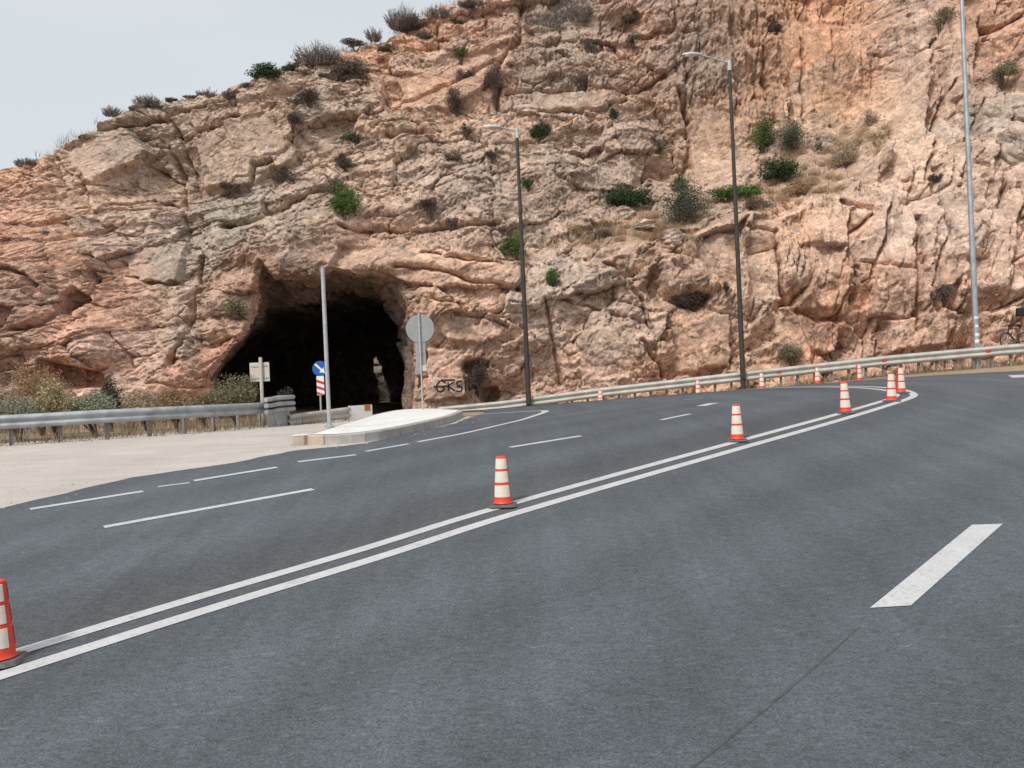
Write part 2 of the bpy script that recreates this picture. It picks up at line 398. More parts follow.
# asphalt: from the gravel edge across to the guardrail
inner = [(-30, -2), (-14,4.5), (-9.6, 9.2), (-8.6,10.6)]+[P(*q)[:2] for q in [(0,509),(133,478),(234,463),(300,450),(345,446.5),(400,436),(450,425),(472,417),(486,412.5)]]
e = inner[-1]; inner += [(e[0]-.3, e[1]+2.2), (e[0]-1.6, e[1]+4.0), (e[0]-4, 34.4), (-12, 35)]
outer = [(34, -14), (32, 6), (27, 20), (22.5, 30)]+[(x, float(rail_y(x))-1.6) for x in (19.3, 15, 9, 3.6, 0)]+[(-3, 35), (-12, 35.6)]
inner = catmull([(-60,-25)]+inner, .3); outer = catmull([(34,-40)]+outer, .3)
inner[:, :2] += .10*np.stack([fbm(inner[:,0]*2, inner[:,1]*2, 4, 3), fbm(inner[:,0]*2, inner[:,1]*2, 4, 9)], 1)
def sheet_in(poly, xl, yl, lift):
    """grid sheet on the ground clipped to an outline, its rim pulled onto that outline"""
    gx_, gy_ = np.meshgrid(xl, yl); ins = np.zeros(gx_.shape, bool); n_ = len(poly)
    nb = np.full(gx_.shape, 1e9); nbx = gx_.copy(); nby = gy_.copy()
    for i_ in range(n_):
        (a0, b0), (a1, b1) = poly[i_], poly[(i_+1) % n_]
        if b0 != b1:
            rws = np.where((yl >= min(b0, b1)) & (yl < max(b0, b1)))[0]
            for r_ in rws: ins[r_] ^= xl < (a1-a0)*(yl[r_]-b0)/(b1-b0)+a0
        m_ = .5; ci = np.where((xl > min(a0,a1)-m_) & (xl < max(a0,a1)+m_))[0]; ri = np.where((yl > min(b0,b1)-m_) & (yl < max(b0,b1)+m_))[0]
        if len(ci) and len(ri):
            sl_ = np.ix_(ri, ci); gx2, gy2 = gx_[sl_], gy_[sl_]
            t_ = np.clip(((gx2-a0)*(a1-a0)+(gy2-b0)*(b1-b0))/((a1-a0)**2+(b1-b0)**2+1e-12), 0, 1)
            qx, qy = a0+t_*(a1-a0), b0+t_*(b1-b0); d_ = np.hypot(gx2-qx, gy2-qy); bt_ = d_ < nb[sl_]
            nb[sl_] = np.where(bt_, d_, nb[sl_]); nbx[sl_] = np.where(bt_, qx, nbx[sl_]); nby[sl_] = np.where(bt_, qy, nby[sl_])
    f_ = grid_faces(len(yl), len(xl)); k_ = ins.ravel()[f_].sum(1) >= 2; f_ = f_[k_]
    cnt = np.zeros(gx_.size, int); np.add.at(cnt, f_.ravel(), 1)
    rim = ((cnt > 0) & (cnt < 4)).reshape(gx_.shape) & (nb < .45)
    X_ = np.where(rim, nbx, gx_); Y_ = np.where(rim, nby, gy_)
    used, inv = np.unique(f_, return_inverse=True)
    V_ = np.stack([X_, Y_, ground(X_, Y_)+lift], -1).reshape(-1, 3)[used]
    return np_mesh('road', V_, inv.reshape(-1, 4))
xl = np.concatenate([np.arange(-70, -26, 1.0), np.arange(-26, 34.2, .2)]); yl = np.concatenate([np.arange(-40, -2, 1.0), np.arange(-2, 36, .2)])
road = link('road', sheet_in(np.vstack([inner[:, :2], outer[::-1, :2]]), xl, yl, .008), M['asphalt'], smooth=True)
tag(road, 'wide grey asphalt road curving away to the left below the cliff', 'road', kind='structure')
# gravel lay-by on the inside of the bend
ga = catmull([(-29,-3), (-13.6,4.0), (-9.2,8.8), (-8.3,10.2)]+[(p[0]+.25, p[1]-.35) for p in [P(*q) for q in [(0,509),(133,478),(234,463),(300,450),(345,446.5),(400,436),(450,425),(472,417)]]], .3)
gb = catmull([(-50, 6), (-34, 12.5), (-20, 16.6)]+[(p[0], p[1]+.2) for p in [P(*q) for q in [(0,444),(100,438),(200,430),(290,423)]]]+[(-5.5, 29), (-3, 31)], .3)
loft_sheet('gravel_apron', ga, gb, 160, 50, .003, M['gravel'], 'pale beige gravel lay-by between the road and the left guardrail', 'gravel', 0)

def strip(name, pts, width, lift=.014, label=None, material=None, step=.25):
    p = catmull(np.array([q[:2] for q in pts], float), step); d = np.gradient(p, axis=0); d /= np.linalg.norm(d, axis=1)[:, None]+1e-9
    nrm = np.stack([-d[:,1], d[:,0]], 1); w = np.asarray(width)
    if w.ndim: w = np.interp(np.linspace(0,1,len(p)), np.linspace(0,1,len(w)), w)[:, None]
    L, R = p+nrm*w/2, p-nrm*w/2; Q = np.stack([L, (L+R)/2, R], 1)
    z = ground(Q[...,0], Q[...,1])+lift
    o = link(name, np_mesh(name, np.concatenate([Q, z[...,None]], -1).reshape(-1,3), grid_faces(len(p), 3)), material or M['paint'], smooth=True)
    return tag(o, label, 'road marking', kind='structure')
LO = [P(*q) for q in [(-80,703),(0,677.5),(120,639),(200,613),(398,552.5),(480,525),(610,486.5),(739,449.5),(839,421),(885,407)]]
LI = [P(*q) for q in [(-80,690),(0,661),(120,623),(200,598.5),(398,539),(480,513),(610,477),(739,443.5),(839,416.5),(885,402.5)]]
ap = P(914.5, 396.5)
cl = [q[:2] for q in LO]+[(9.60,20.3),(9.95,21.2),(10.25,22.2),(10.43,23.87),(10.67,26.09),(10.69,28.61),(10.38,30.69),(9.75,32.3),(8.6,33.5),(6.5,34.1),(3,34.4),(-1,34.6)]
cl = resample(catmull(cl, .25), 260)
for k in range(14): cl[1:-1] = (cl[:-2]+2*cl[1:-1]+cl[2:])/4
tg = np.gradient(cl, axis=0); tg /= np.linalg.norm(tg, axis=1)[:,None]
sep = float(np.mean([abs((np.array(P(*q)[:2])-cl[np.argmin(np.linalg.norm(cl-np.array(P(*q)[:2]), axis=1))]) @ np.array([1,0]))*0+np.min(np.linalg.norm(cl-np.array(P(*q)[:2]), axis=1)) for q in [(120,623),(200,598.5),(398,539),(480,513)]]))
cl2 = cl+np.stack([-tg[:,1], tg[:,0]], 1)*sep
print('line separation', sep, 'apex', ap)
strip('centre_line', cl, .175, label='outer solid white line of the double centre line, on the camera side of the cones')
strip('centre_line', cl2, .165, label='inner solid white line of the double centre line, on the tunnel side of the cones')
rme = road.data; rv = np.empty(len(rme.vertices)*3, np.float32); rme.vertices.foreach_get('co', rv); rv = rv.reshape(-1, 3)[:, :2]
lat = np.full(len(rv), 1e9); lsg = np.zeros(len(rv))
for k in range(0, len(cl)-1, 1):
    dx_, dy_ = rv[:,0]-cl[k,0], rv[:,1]-cl[k,1]; dd_ = np.hypot(dx_, dy_); bt_ = dd_ < lat
    lat = np.where(bt_, dd_, lat); lsg = np.where(bt_, tg[k,0]*dy_-tg[k,1]*dx_, lsg)
lat = np.where(np.abs(lsg) < lat, lsg, np.sign(lsg)*lat)
rme.attributes.new('lat', 'FLOAT', 'POINT').data.foreach_set('value', lat.astype(np.float32))
DASH = [([(104,528),(313,490)], .14, 'longest white lane dash left of the centre line, opposite the second cone'),
 ([(510,448),(581,436.5)], .13, 'white lane dash beyond the gravel, behind the second cone'),
 ([(661,420.5),(690,414.5)], .13, 'short white lane dash between the third cone and the guardrail'),
 ([(701,406.5),(714,403.5)], .30, 'thick short white dash close to the far guardrail'),
 ([(684,400),(703,398.6)], .16, 'thin farthest white dash below the guardrail'),
 ([(30,510),(143,492)], .13, 'white edge dash at the left beside the gravel'),
 ([(158,487.5),(190,483.5)], .07, 'faint worn white edge dash beside the gravel'),
 ([(194,481.5),(277,468)], .13, 'white edge dash beside the gravel left of the traffic island'),
 ([(298,462.5),(356,455.5)], .13, 'white edge dash in front of the tan end of the traffic island'),
 ([(366,452),(409,444.5)], .12, 'white edge dash in front of the grey kerb of the traffic island')]
for pts, w, lab in DASH: strip('lane_dash', [P(*q) for q in pts], w, label=lab)
strip('edge_line', [P(*q) for q in [(418,442.5),(470,432.5),(515,422),(535,416),(545,412.2)]]+[(lambda e:(e[0]-.1,e[1]+1.3))(P(545,412.2)), (lambda e:(e[0]-1.1,e[1]+2.2))(P(545,412.2)), (lambda e:(e[0]-2.4,e[1]+2.4))(P(545,412.2))], [.13,.14,.16,.2,.24,.24], label='solid white edge line curling round the end of the traffic island')
def quad_mark(name, c, label):
    c = [np.array(P(*q)[:2]) for q in c]; n = 14; t = np.linspace(0,1,n)[:,None]
    A = c[0]*(1-t)+c[3]*t; B = c[1]*(1-t)+c[2]*t; Q = np.stack([A,(A+B)/2,B],1); z = ground(Q[...,0],Q[...,1])+.014
    tag(link(name, np_mesh(name, np.concatenate([Q,z[...,None]],-1).reshape(-1,3), grid_faces(n,3)), M['paint']), label, 'road marking', kind='structure')
quad_mark('lane_dash', [(870,609.5),(911,607),(1003,525),(972,526)], 'broad white lane dash on the near right of the asphalt')
quad_mark('lane_dash', [(1008,375.8),(1030,375),(1030,377.6),(1012,378.2)], 'short white mark at the far right edge of the road')
strip('tar_seam', [P(*q) for q in [(860,628),(815,668),(770,706),(735,735),(690,772)]], [.008,.016,.026,.022,.016], .012, 'thin dark tar seam running on from the near lane dash', M['crack'])
0 and strip('tar_seam', [P(*q) for q in [(676,580),(655,596),(630,610)]], [.006,.02,.006], .012, 'short dark crack in the middle of the asphalt', M['crack'])

# ------------------------------------------------------------------ cliff
CP = [(0,405,30.5),(100,390,31.5),(200,390,34.2),(300,405,35.5),(420,400,35.8),(480,400,37.0),(560,390,37.6),(660,380,37.2),(740,370,36.8),(900,350,35.8),(1024,330,34.8),
 (0,250,33.2),(100,250,35.2),(200,250,36.6),(300,255,36.4),(420,260,37.2),(520,260,38.5),(620,300,38.0),(740,280,37.4),(870,260,36.8),(1000,230,35.8),
 (560,238,40.2),(640,236,40.4),(690,232,39.2),(740,214,39.3),(800,204,39.6),(850,190,39.6),
 (600,190,43.2),(690,195,43.5),(760,160,44.2),(820,140,43.6),(740,100,45.2),(740,20,46.2),(860,20,45),(860,90,43.8),(500,150,42.2),(500,40,47.0),(620,60,46.8),
 (905,130,40.4),(905,50,42),(1000,100,38.6),(1000,10,40.5),(300,120,41.2),(400,70,45),(300,85,42.6),(200,130,39.8),(100,150,38.2),(0,180,36.6),(460,5,48.2),(350,50,45.2),
 (-250,400,30),(-250,260,33),(1300,300,32),(1300,0,38)]
cp = np.array([at(*q) for q in CP]); cxy = cp[:, [0,2]]; cd = cp[:,1]
def tps(r2): return np.where(r2 > 1e-9, .5*r2*np.log(np.maximum(r2, 1e-9)), 0)
n = len(cxy); K = tps(((cxy[:,None]-cxy[None])**2).sum(-1))+np.eye(n)*1.0
Pm = np.hstack([np.ones((n,1)), cxy]); A = np.block([[K, Pm],[Pm.T, np.zeros((3,3))]])
sol = np.linalg.solve(A, np.concatenate([cd, np.zeros(3)]))
def D0(x, z):
    x = np.asarray(x, float); z = np.asarray(z, float); r = sol[n]+sol[n+1]*x+sol[n+2]*z
    for i in range(n): r = r+sol[i]*tps((x-cxy[i,0])**2+(z-cxy[i,1])**2)
    return np.clip(r, 27, 56)
def coarse(px, py):
    u, w = uw(px, py); y = 38.0
    for _ in range(40): y = .5*y+.5*float(D0(u*y, EYE+w*y))
    return u*y, EYE+w*y
CREST = [(-300,330,33),(-150,235,35),(-60,190,36.5),(0,167,37.2),(30,160,37.6),(62,152,38),(78,138,38.3),(92,122,38.6),(108,112,39),(140,105,39.8),(165,99,40.3),(205,90,41),(250,80,42.4),(300,64,43.6),(350,50,45),(395,32,46.2),(430,16,47.2),(470,2,48.5),(520,-22,49),(600,-60,49),(700,-90,49),(1400,-90,46)]
cr = np.array([at(*q) for q in CREST])
NX, NZ = 1250, 430
xs = np.linspace(-32, 29, NX)
zc = np.interp(xs, cr[:,0], cr[:,2])
zc = zc+.38+.16*fbm(xs*.8, xs*0+3.3, 5, 5)+.07*np.floor(3*perlin(xs*.9, xs*0+1.7, 8))
zb = np.full(NX, .6)
T = np.linspace(0, 1, NZ)
CX = np.repeat(xs[None], NZ, 0); CZ = zb[None]+(zc-zb)[None]*T[:,None]
base = D0(CX, CZ)
PX, PY = project(CX, base, CZ)
def blob(px, py, rx, ry, soft=1.0):
    q = ((PX-px)/rx)**2+((PY-py)/ry)**2; return np.exp(-q*soft)
vert = np.clip(sstep(755, 830, PX)*sstep(110, 190, PY)+sstep(880, 930, PX)+.8*blob(740,270,60,60), 0, 1)
flute = np.clip(sstep(655, 700, PX)*(1-sstep(850, 900, PX))*(1-sstep(110, 150, PY)), 0, 1)
rubble = np.clip(blob(560,170,110,70)+blob(420,180,90,60)+.6*blob(200,300,70,60)+.5*blob(640,340,70,40), 0, 1)
wx = CX+.38*fbm(CX*.45, CZ*.45, 3, 20); wz = CZ+.38*fbm(CX*.45, CZ*.45, 3, 31)
def rot(x, z, deg): c, s = math.cos(math.radians(deg)), math.sin(math.radians(deg)); return x*c+z*s, -x*s+z*c
def blocks(x, z, sx, sz, amp, tilt, seed, crackw=.05, crackd=.25):
    f1, f2, cid, dx, dz = worley(x/sx, z/sz, seed)
    r = _rnd[cid]; h = amp*(r[...,2]-.5)*2+tilt*((r[...,3]-.5)*2*dx*sx+(r[...,4]-.65)*2*dz*sz)
    edge = (f2-f1)*min(sx, sz)
    g = np.exp(-(edge/(crackw*.55))**2)*(.35+.65*(r[...,5] > .35))
    return h+crackd*g, cid
def facet(x, z, sx, sz, seed, mode, tilt=.85, a=.22, s=.27):
    """envelope of randomly tilted planes: flat faces meeting in sharp creases (min) or sharp edges (max)"""
    X_, Z_ = x/sx, z/sz; ix = np.floor(X_).astype(np.int64); iz = np.floor(Z_).astype(np.int64); out = None; sg = 1 if mode == 'min' else -1
    for i in (-2,-1,0,1,2):
        for j in (-2,-1,0,1,2):
            if abs(i)+abs(j) > 3: continue
            h = _h(ix+i, iz+j, seed); dx = X_-(ix+i+.15+.7*_rnd[h,0]); dz = Z_-(iz+j+.15+.7*_rnd[h,1])
            v = a*(_rnd[h,2]-.5)*2+tilt*((_rnd[h,3]-.5)*dx+(_rnd[h,4]-.5)*dz)*sg+sg*s*(dx*dx+dz*dz)
            out = v if out is None else (np.minimum(out, v) if sg > 0 else np.maximum(out, v))
    return out*min(sx, sz)
ax_, az_ = rot(wx, wz, 18)
b1, id1 = blocks(ax_, az_, 3.4, 1.9, .42, .24, 1, .09, .22)
bx2, bz2 = rot(wx+.12*fbm(CX*2, CZ*2, 3, 7), wz+.12*fbm(CX*2, CZ*2, 3, 8), -12)
b2, id2 = blocks(bx2, bz2, 1.35, .8, .20, .34, 2, .06, .14)
bx3, bz3 = rot(wx+.06*fbm(CX*4, CZ*4, 2, 17), wz, 30)
b3, id3 = blocks(bx3, bz3, .55, .36, .075, .36, 3, .035, .06)
bx4, bz4 = rot(wx+.03*fbm(CX*7, CZ*7, 2, 19), wz, -25)
b4, id4 = blocks(bx4, bz4, .27, .17, .032, .42, 7, .022, .03)
gen = b1+b2*(.85+.6*fbm(CX*.3, CZ*.3, 2, 40))+b3*(1.0+.8*rubble)+b4*(.7+.5*rubble)
vx, vz = rot(.5*wx+.5*CX, .5*wz+.5*CZ, -9)
v1, idv = blocks(vx, vz, 1.5, 4.2, .50, .26, 4, .10, .38)
v2, idv2 = blocks(vx+.1*fbm(CX*2, CZ, 3, 6), vz, .75, 1.35, .22, .34, 5, .055, .20)
ver = v1+v2+.8*b3+.5*b4
fl = .34*ridged(CX*1.3+.25*fbm(CX, CZ, 2, 11), CZ*.16, 3, 50)+.16*ridged(CX*3.3, CZ*.30+.4*fbm(CX, CZ, 2, 3), 3, 60)
fl = -fl+.5*b2+.5*b3+.6*b4
# bedding: each bed bulges and is undercut
bt = (CZ*.96-CX*.22+.35*fbm(CX*.35, CZ*.5, 4, 70))/.95; bi = np.floor(bt); bf = bt-bi
bamp = _rnd[_h(bi.astype(np.int64), (bi*0).astype(np.int64)+5, 3)][...,2]
bed = bamp*(.34*bf-.22*(bf < .10)*-1)
def saw(q, r=.16): f = q-np.floor(q); return sstep(0, r, f)-f
kx, kz = rot(CX, CZ, 16)
fk = .22*saw(2.6*fbm(kx*.42, kz*.7, 4, 101)+kz*.75, .12)*(1-.8*vert)+.20*saw(2.0*fbm(CX*.5, CZ*.3, 4, 103)+CX*.85-CZ*.22, .12)*(.25+.9*vert)
kx, kz = rot(CX, CZ, -24)
fk += .10*saw(2.2*fbm(kx*1.1, kz*1.5, 4, 105)+kz*1.5+kx*.7, .15)+.028*saw(2.0*fbm(kx*2.6, kz*2.9, 3, 107)+kz*2.2-kx*2.0, .2)
fk += .012*saw(1.8*fbm(CX*5, CZ*6, 3, 109)+CZ*5, .25)
lwx = CX+.22*fbm(CX*.4, CZ*.4, 2, 20); lwz = CZ+.22*fbm(CX*.4, CZ*.4, 2, 31)
p1 = rot(lwx, lwz, 20); p2 = rot(lwx, lwz, -14); p3 = rot(lwx, lwz, 33); p4 = rot(lwx, lwz, -30)
f1 = facet(*p1, 2.9, 1.8, 201, 'min', 1.1); f2 = facet(*p2, 1.5, .95, 202, 'max', 1.1); f3 = facet(*p3, .72, .5, 203, 'min', 1.2); f4 = facet(*p4, .36, .26, 204, 'max', 1.2)
amp = np.clip(.8+.8*fbm(CX*.25, CZ*.25, 2, 40), .35, 1.4)
gen = .95*b1+.9*f1+.65*b2*amp+.8*f2+.40*b3+.6*f3*amp+.35*f4*(.4+.8*rubble)
p5 = rot(.4*lwx+.6*CX, .4*lwz+.6*CZ, -9)
ver = 1.05*v1+.85*v2+.9*facet(*p5, 1.25, 3.4, 211, 'min', 1.2)+.8*facet(*p5, .75, 1.5, 212, 'max', 1.2)+.3*b3+.45*f3+.25*f4
flu = fl*.85+.6*f3+.5*f4+.3*f2
relief = gen*(1-vert)*(1-flute)+ver*vert*(1-flute)+flu*flute
relief = relief+bed*(1-vert)*(1-flute)*.7-fk*.55*(1-.5*flute)+.7*fbm(CX*.16, CZ*.2, 3, 80)+.02*fbm(CX*3, CZ*3, 4, 90)
# open joints: thin, deep, in two sets, only here and there
def joints(x, z, sx, sz, seed, w_, d_, keep):
    f1_, f2_, ci_, _, _ = worley(x/sx, z/sz, seed); e_ = (f2_-f1_)*min(sx, sz)
    k_ = sstep(keep, keep+.25, fbm(x*.5+seed, z*.5, 3, seed))
    return d_*np.exp(-(e_/w_)**2)*k_
jn = joints(*p1, 1.9, .95, 301, .04, .26, .08)+joints(*p4, .8, .42, 302, .03, .16, .2)
jv = joints(*p5, .95, 2.8, 303, .05, .46, -.05)+joints(*p5, .5, 1.0, 304, .035, .22, .12)
relief = relief+jn*(1-vert)*(1-.6*flute)+jv*np.maximum(vert, .6*flute)
# calmer slabs
calm = np.clip(blob(370,255,75,16)+blob(467,332,32,16)+blob(740,255,32,36)+blob(880,225,34,26)+blob(905,90,18,60)+.7*blob(245,130,50,18)+.7*blob(470,80,36,34), 0, 1)
relief = relief*(1-.62*calm)
dep = base+relief

def seg_dist(poly, closed=False):
    """distance in photo pixels from each vertex to a traced line"""
    d = np.full(PX.shape, 1e9); q = list(poly)+([poly[0]] if closed else [])
    for (x0,y0),(x1,y1) in zip(q[:-1], q[1:]):
        l2 = (x1-x0)**2+(y1-y0)**2+1e-9
        t = np.clip(((PX-x0)*(x1-x0)+(PY-y0)*(y1-y0))/l2, 0, 1)
        d = np.minimum(d, np.hypot(PX-x0-t*(x1-x0), PY-y0-t*(y1-y0)))
    return d
def inside(poly):
    r = np.zeros(PX.shape, bool); m = len(poly)
    for i in range(m):
        (x0,y0),(x1,y1) = poly[i], poly[(i+1)%m]
        c = ((y0 > PY) != (y1 > PY)) & (PX < (x1-x0)*(PY-y0)/((y1-y0)+1e-12)+x0); r ^= c
    return r
wob = 2.2*fbm(PX*.05, PY*.05, 4, 33); PXo, PYo = PX, PY
PX = PXo+wob; PY = PYo+2.2*fbm(PXo*.05, PYo*.05, 4, 44)
# soil slope on the ledge and the crisp edge of the lower bench
LEDGE = [(560,238),(600,222),(650,205),(690,195),(735,185),(760,158),(830,132),(866,118),(858,160),(838,188),(792,205),(740,214),(690,232),(640,250),(570,258)]
led = np.where(inside(LEDGE), sstep(0, 9, seg_dist(LEDGE, True)), 0)
dep = base+.30*fbm(CX*.16, CZ*.2, 3, 80)+(dep-base)*(1-.50*led)
yl = np.interp(PX, [555,600,640,690,740,772,800,840,868,900], [268,262,247,233,216,222,206,196,160,110])+3*fbm(PX*.06, PX*0+2, 3, 55)
sb = PY-yl; mk = sstep(540, 600, PX)*(1-sstep(895, 925, PX))
dep = dep-1.15*mk*sstep(-3, 5, sb)*np.exp(-np.maximum(sb, 0)/70)
# large flat slabs, each its own plane
SLABS = [([(742,222),(781,222),(779,300),(741,302)],-.35),([(690,242),(738,224),(737,292),(702,284)],-.15),([(862,214),(911,214),(913,262),(860,264)],-.35),([(873,269),(914,268),(912,318),(868,316)],-.5),
 ([(806,186),(850,178),(846,240),(799,228)],-.6),([(880,130),(912,62),(930,70),(922,140),(902,182),(870,192)],-.5),([(926,226),(964,182),(966,270),(930,300)],-.3),([(984,216),(1012,200),(1012,280),(986,302)],-.4),
 ([(432,317),(506,325),(500,341),(470,346),(440,336)],-.3),([(338,244),(470,254),(522,270),(520,290),(420,284),(330,267)],-.35),([(190,136),(270,118),(302,150),(252,182),(200,186)],-.2),([(400,82),(510,42),(512,62),(452,112),(402,116)],-.3),
 ([(772,22),(850,18),(852,112),(790,120)],0.1),([(692,104),(738,106),(740,178),(690,182)],.1),([(800,245),(842,246),(842,308),(804,306)],-.2),([(575,330),(625,322),(640,372),(580,382)],-.3),([(668,325),(730,312),(730,368),(676,374)],-.25),
 ([(425,345),(465,350),(468,398),(425,402)],-.15),([(60,150),(120,125),(150,150),(90,185)],-.15),([(45,250),(95,240),(100,270),(60,282)],-.3),([(130,245),(190,240),(180,285),(125,280)],-.2),([(530,92),(600,94),(604,112),(530,112)],-.35),([(770,310),(845,322),(840,352),(775,356)],-.2),
 ([(885,322),(945,310),(950,345),(890,352)],-.2),([(985,120),(1024,125),(1020,185),(980,180)],-.5),([(940,20),(985,10),(975,90),(948,100)],-.2)]
sw1, sw2 = 3.0*fbm(PX*.04, PY*.04, 4, 131), 3.0*fbm(PX*.04, PY*.04, 4, 132)
PX0_, PY0_ = PX, PY; PX = PX+sw1; PY = PY+sw2
for n_i, (pl, off) in enumerate(SLABS):
    m_ = np.where(inside(pl), sstep(0, 2.2, seg_dist(pl, True)), 0); cxm = (m_*CX).sum()/m_.sum(); czm = (m_*CZ).sum()/m_.sum()
    tx_, tz_ = (_rnd[n_i*7,0]-.5)*.45, (_rnd[n_i*7,1]-.6)*.35
    dep = base*(1-0)+(dep-base)*(1-.68*m_)+m_*(off+tx_*(CX-cxm)+tz_*(CZ-czm))
PX, PY = PX0_, PY0_
# traced fractures: (polyline, half width px, depth m)
CR = [([(172,130),(180,165),(190,190)],1.8,.5),([(160,140),(170,185),(178,210),(184,243)],1.8,.55),([(176,135),(211,123),(245,119),(271,114)],1.7,.6),
 ([(75,133),(130,123),(185,108),(230,98)],1.6,.5),([(115,127),(160,117),(195,106)],1.4,.4),([(228,226),(250,222),(281,207),(305,196),(323,190)],2.6,.7),
 ([(0,277),(17,271),(35,276),(44,290)],2.0,.7),([(10,332),(44,322),(67,306)],2.2,.7),([(114,333),(129,355),(134,368)],1.8,.5),([(204,258),(199,287),(198,318),(190,345),(176,363)],2.2,.8),
 ([(50,240),(90,232),(125,222)],1.6,.4),([(100,205),(140,196),(170,200)],1.5,.4),([(25,225),(60,214)],1.5,.4),
 ([(523,0),(519,45),(500,62),(495,100),(505,113)],2.2,.6),([(505,90),(560,89),(600,92),(640,90),(665,75)],1.5,.5),([(505,113),(560,113),(605,114),(625,100)],1.5,.5),
 ([(673,-5),(676,32)],2,.5),([(640,35),(700,32)],1.5,.4),([(680,90),(690,120),(686,180)],2.2,.6),([(340,226),(400,231),(460,226),(500,223)],1.8,.6),([(420,250),(470,262),(505,265)],1.6,.5),
 ([(395,266),(440,271),(480,284),(520,290)],1.8,.6),([(455,315),(480,318),(508,327)],1.6,.5),([(430,300),(460,305)],1.4,.4),
 ([(772,235),(775,290),(790,310),(820,320),(845,318)],2,.6),([(846,215),(846,240),(842,270)],2,.6),([(916,220),(918,260),(915,300),(922,330)],2.8,1.1),([(880,210),(880,240),(870,280)],2,.6),
 ([(850,272),(852,300)],2.4,.8),([(930,180),(940,240),(925,300)],1.6,.5),([(1015,210),(1012,260),(1000,310)],2,.6),([(935,40),(925,100),(922,128)],1.8,.6),([(955,80),(945,110),(930,150),(925,182)],2,.7),
 ([(985,100),(962,150),(950,190)],1.6,.5),([(985,28),(1000,24),(1030,12)],2.2,.7),([(835,205),(870,215),(850,232)],2.0,.6),([(686,60),(688,130)],1.6,.4),([(800,40),(802,118)],1.6,.4),([(762,50),(766,110)],1.6,.4),([(835,30),(836,70)],1.5,.4),
 ([(700,240),(735,232),(770,236)],1.4,.4),([(745,255),(770,252)],1.2,.3),([(860,262),(900,268),(914,270)],1.4,.4),([(585,262),(612,270),(640,300),(650,330)],1.8,.5),([(560,300),(600,310),(640,322)],1.6,.4),([(640,340),(660,365),(665,378)],1.8,.5),
 ([(545,300),(552,340),(560,385)],1.8,.5),([(250,180),(255,165),(270,160)],2,.6),([(300,20),(380,90),(400,130)],1.2,.2),([(350,120),(420,100),(500,60)],1.6,.4),([(300,170),(380,140),(440,130)],1.5,.35)]
for pl, w, d in CR:
    q = seg_dist(pl); dep += d*np.exp(-(q/w)**2)
dep += 1.3*sstep(955, 985, PX)*sstep(285, 305, PY)
# hollows: (polygon, depth m, lip px)
HO = [([(50,309),(79,284),(98,301),(80,312),(66,322)],.9,7),([(96,274),(108,270),(106,284),(98,288)],.7,4),([(36,356),(70,362),(99,369),(104,388),(50,392),(32,378)],1.5,8),
 ([(128,162),(150,155),(160,160),(155,170),(135,175)],.5,6),([(168,182),(175,184),(176,200),(169,198)],.8,3),([(262,170),(272,160),(284,180),(272,188)],.6,5),
 ([(462,362),(478,357),(490,363),(486,373),(478,376),(479,384),(498,386),(501,396),(492,408),(480,408),(474,392),(468,384),(470,376),(462,372)],1.3,4),
 ([(632,292),(650,262),(662,270),(668,292),(705,288),(722,292),(700,318),(680,312),(655,306)],1.0,12),
 ([(590,60),(640,30),(600,0),(520,10),(522,45),(545,55)],.5,10),([(1008,62),(1030,50),(1030,95),(1005,95)],.9,8),([(930,168),(938,168),(938,182),(930,182)],.7,3)]
for pl, d, lip in HO:
    ins = inside(pl); q = seg_dist(pl, True); dep += np.where(ins, d*sstep(0, lip, q), 0)
# bulges: pink dome bottom left, nose above the tunnel, slabs
for (px, py, rx, ry, d) in [(95,345,34,22,-1.0),(236,318,24,34,-.55),(318,266,52,10,-.35),(390,262,40,9,-.35),(165,385,20,20,-.5),(200,385,16,28,-.5),(740,235,36,14,-.5),(865,222,24,24,-.7),(945,225,22,40,-.5),(625,245,30,10,-.3)]:
    dep += d*np.exp(-(((PX-px)/rx)**2+((PY-py)/ry)**2)**2)
PX, PY = PXo, PYo
# tunnel mouth
RIM = [(213,425),(214,376),(232,352),(248,333),(254,303),(261,276),(267.6,261.6),(274,270),(281.5,279),(322,278),(332,268),(375,272),(398,281),(408,300),(413,324),(416,382),(413,425)]
inr = inside(RIM); dr = seg_dist(RIM, True)
dep = np.where(inr, dep+.35*sstep(0, 3, dr), dep-.10*np.exp(-(dr/3)**2))
int_ = inr & (dr > 2.2)
# round the crest off and carry the hilltop back
bl = np.maximum(zc[None]-CZ, 0)
dep = dep+1.1*np.exp(-bl/.28)
xyz = np.stack([CX, dep, CZ], -1)
back = []
for k, (dy, dz) in enumerate([(.25,.05),(.7,.10),(1.5,.14),(3,.2),(6,.35),(11,.4)]):
    back.append(np.stack([xs, dep[-1]+dy, zc+dz*(1+.6*fbm(xs*.7, xs*0+k, 3, 5))], -1))
xyz_all = np.concatenate([xyz, np.array(back)], 0); NR = xyz_all.shape[0]
faces = grid_faces(NR, NX)
hole = np.zeros((NR, NX), bool); hole[:NZ] = int_
keep = ~(hole.ravel()[faces].all(1))
cme = np_mesh('cliff', xyz_all.reshape(-1,3), faces[keep])
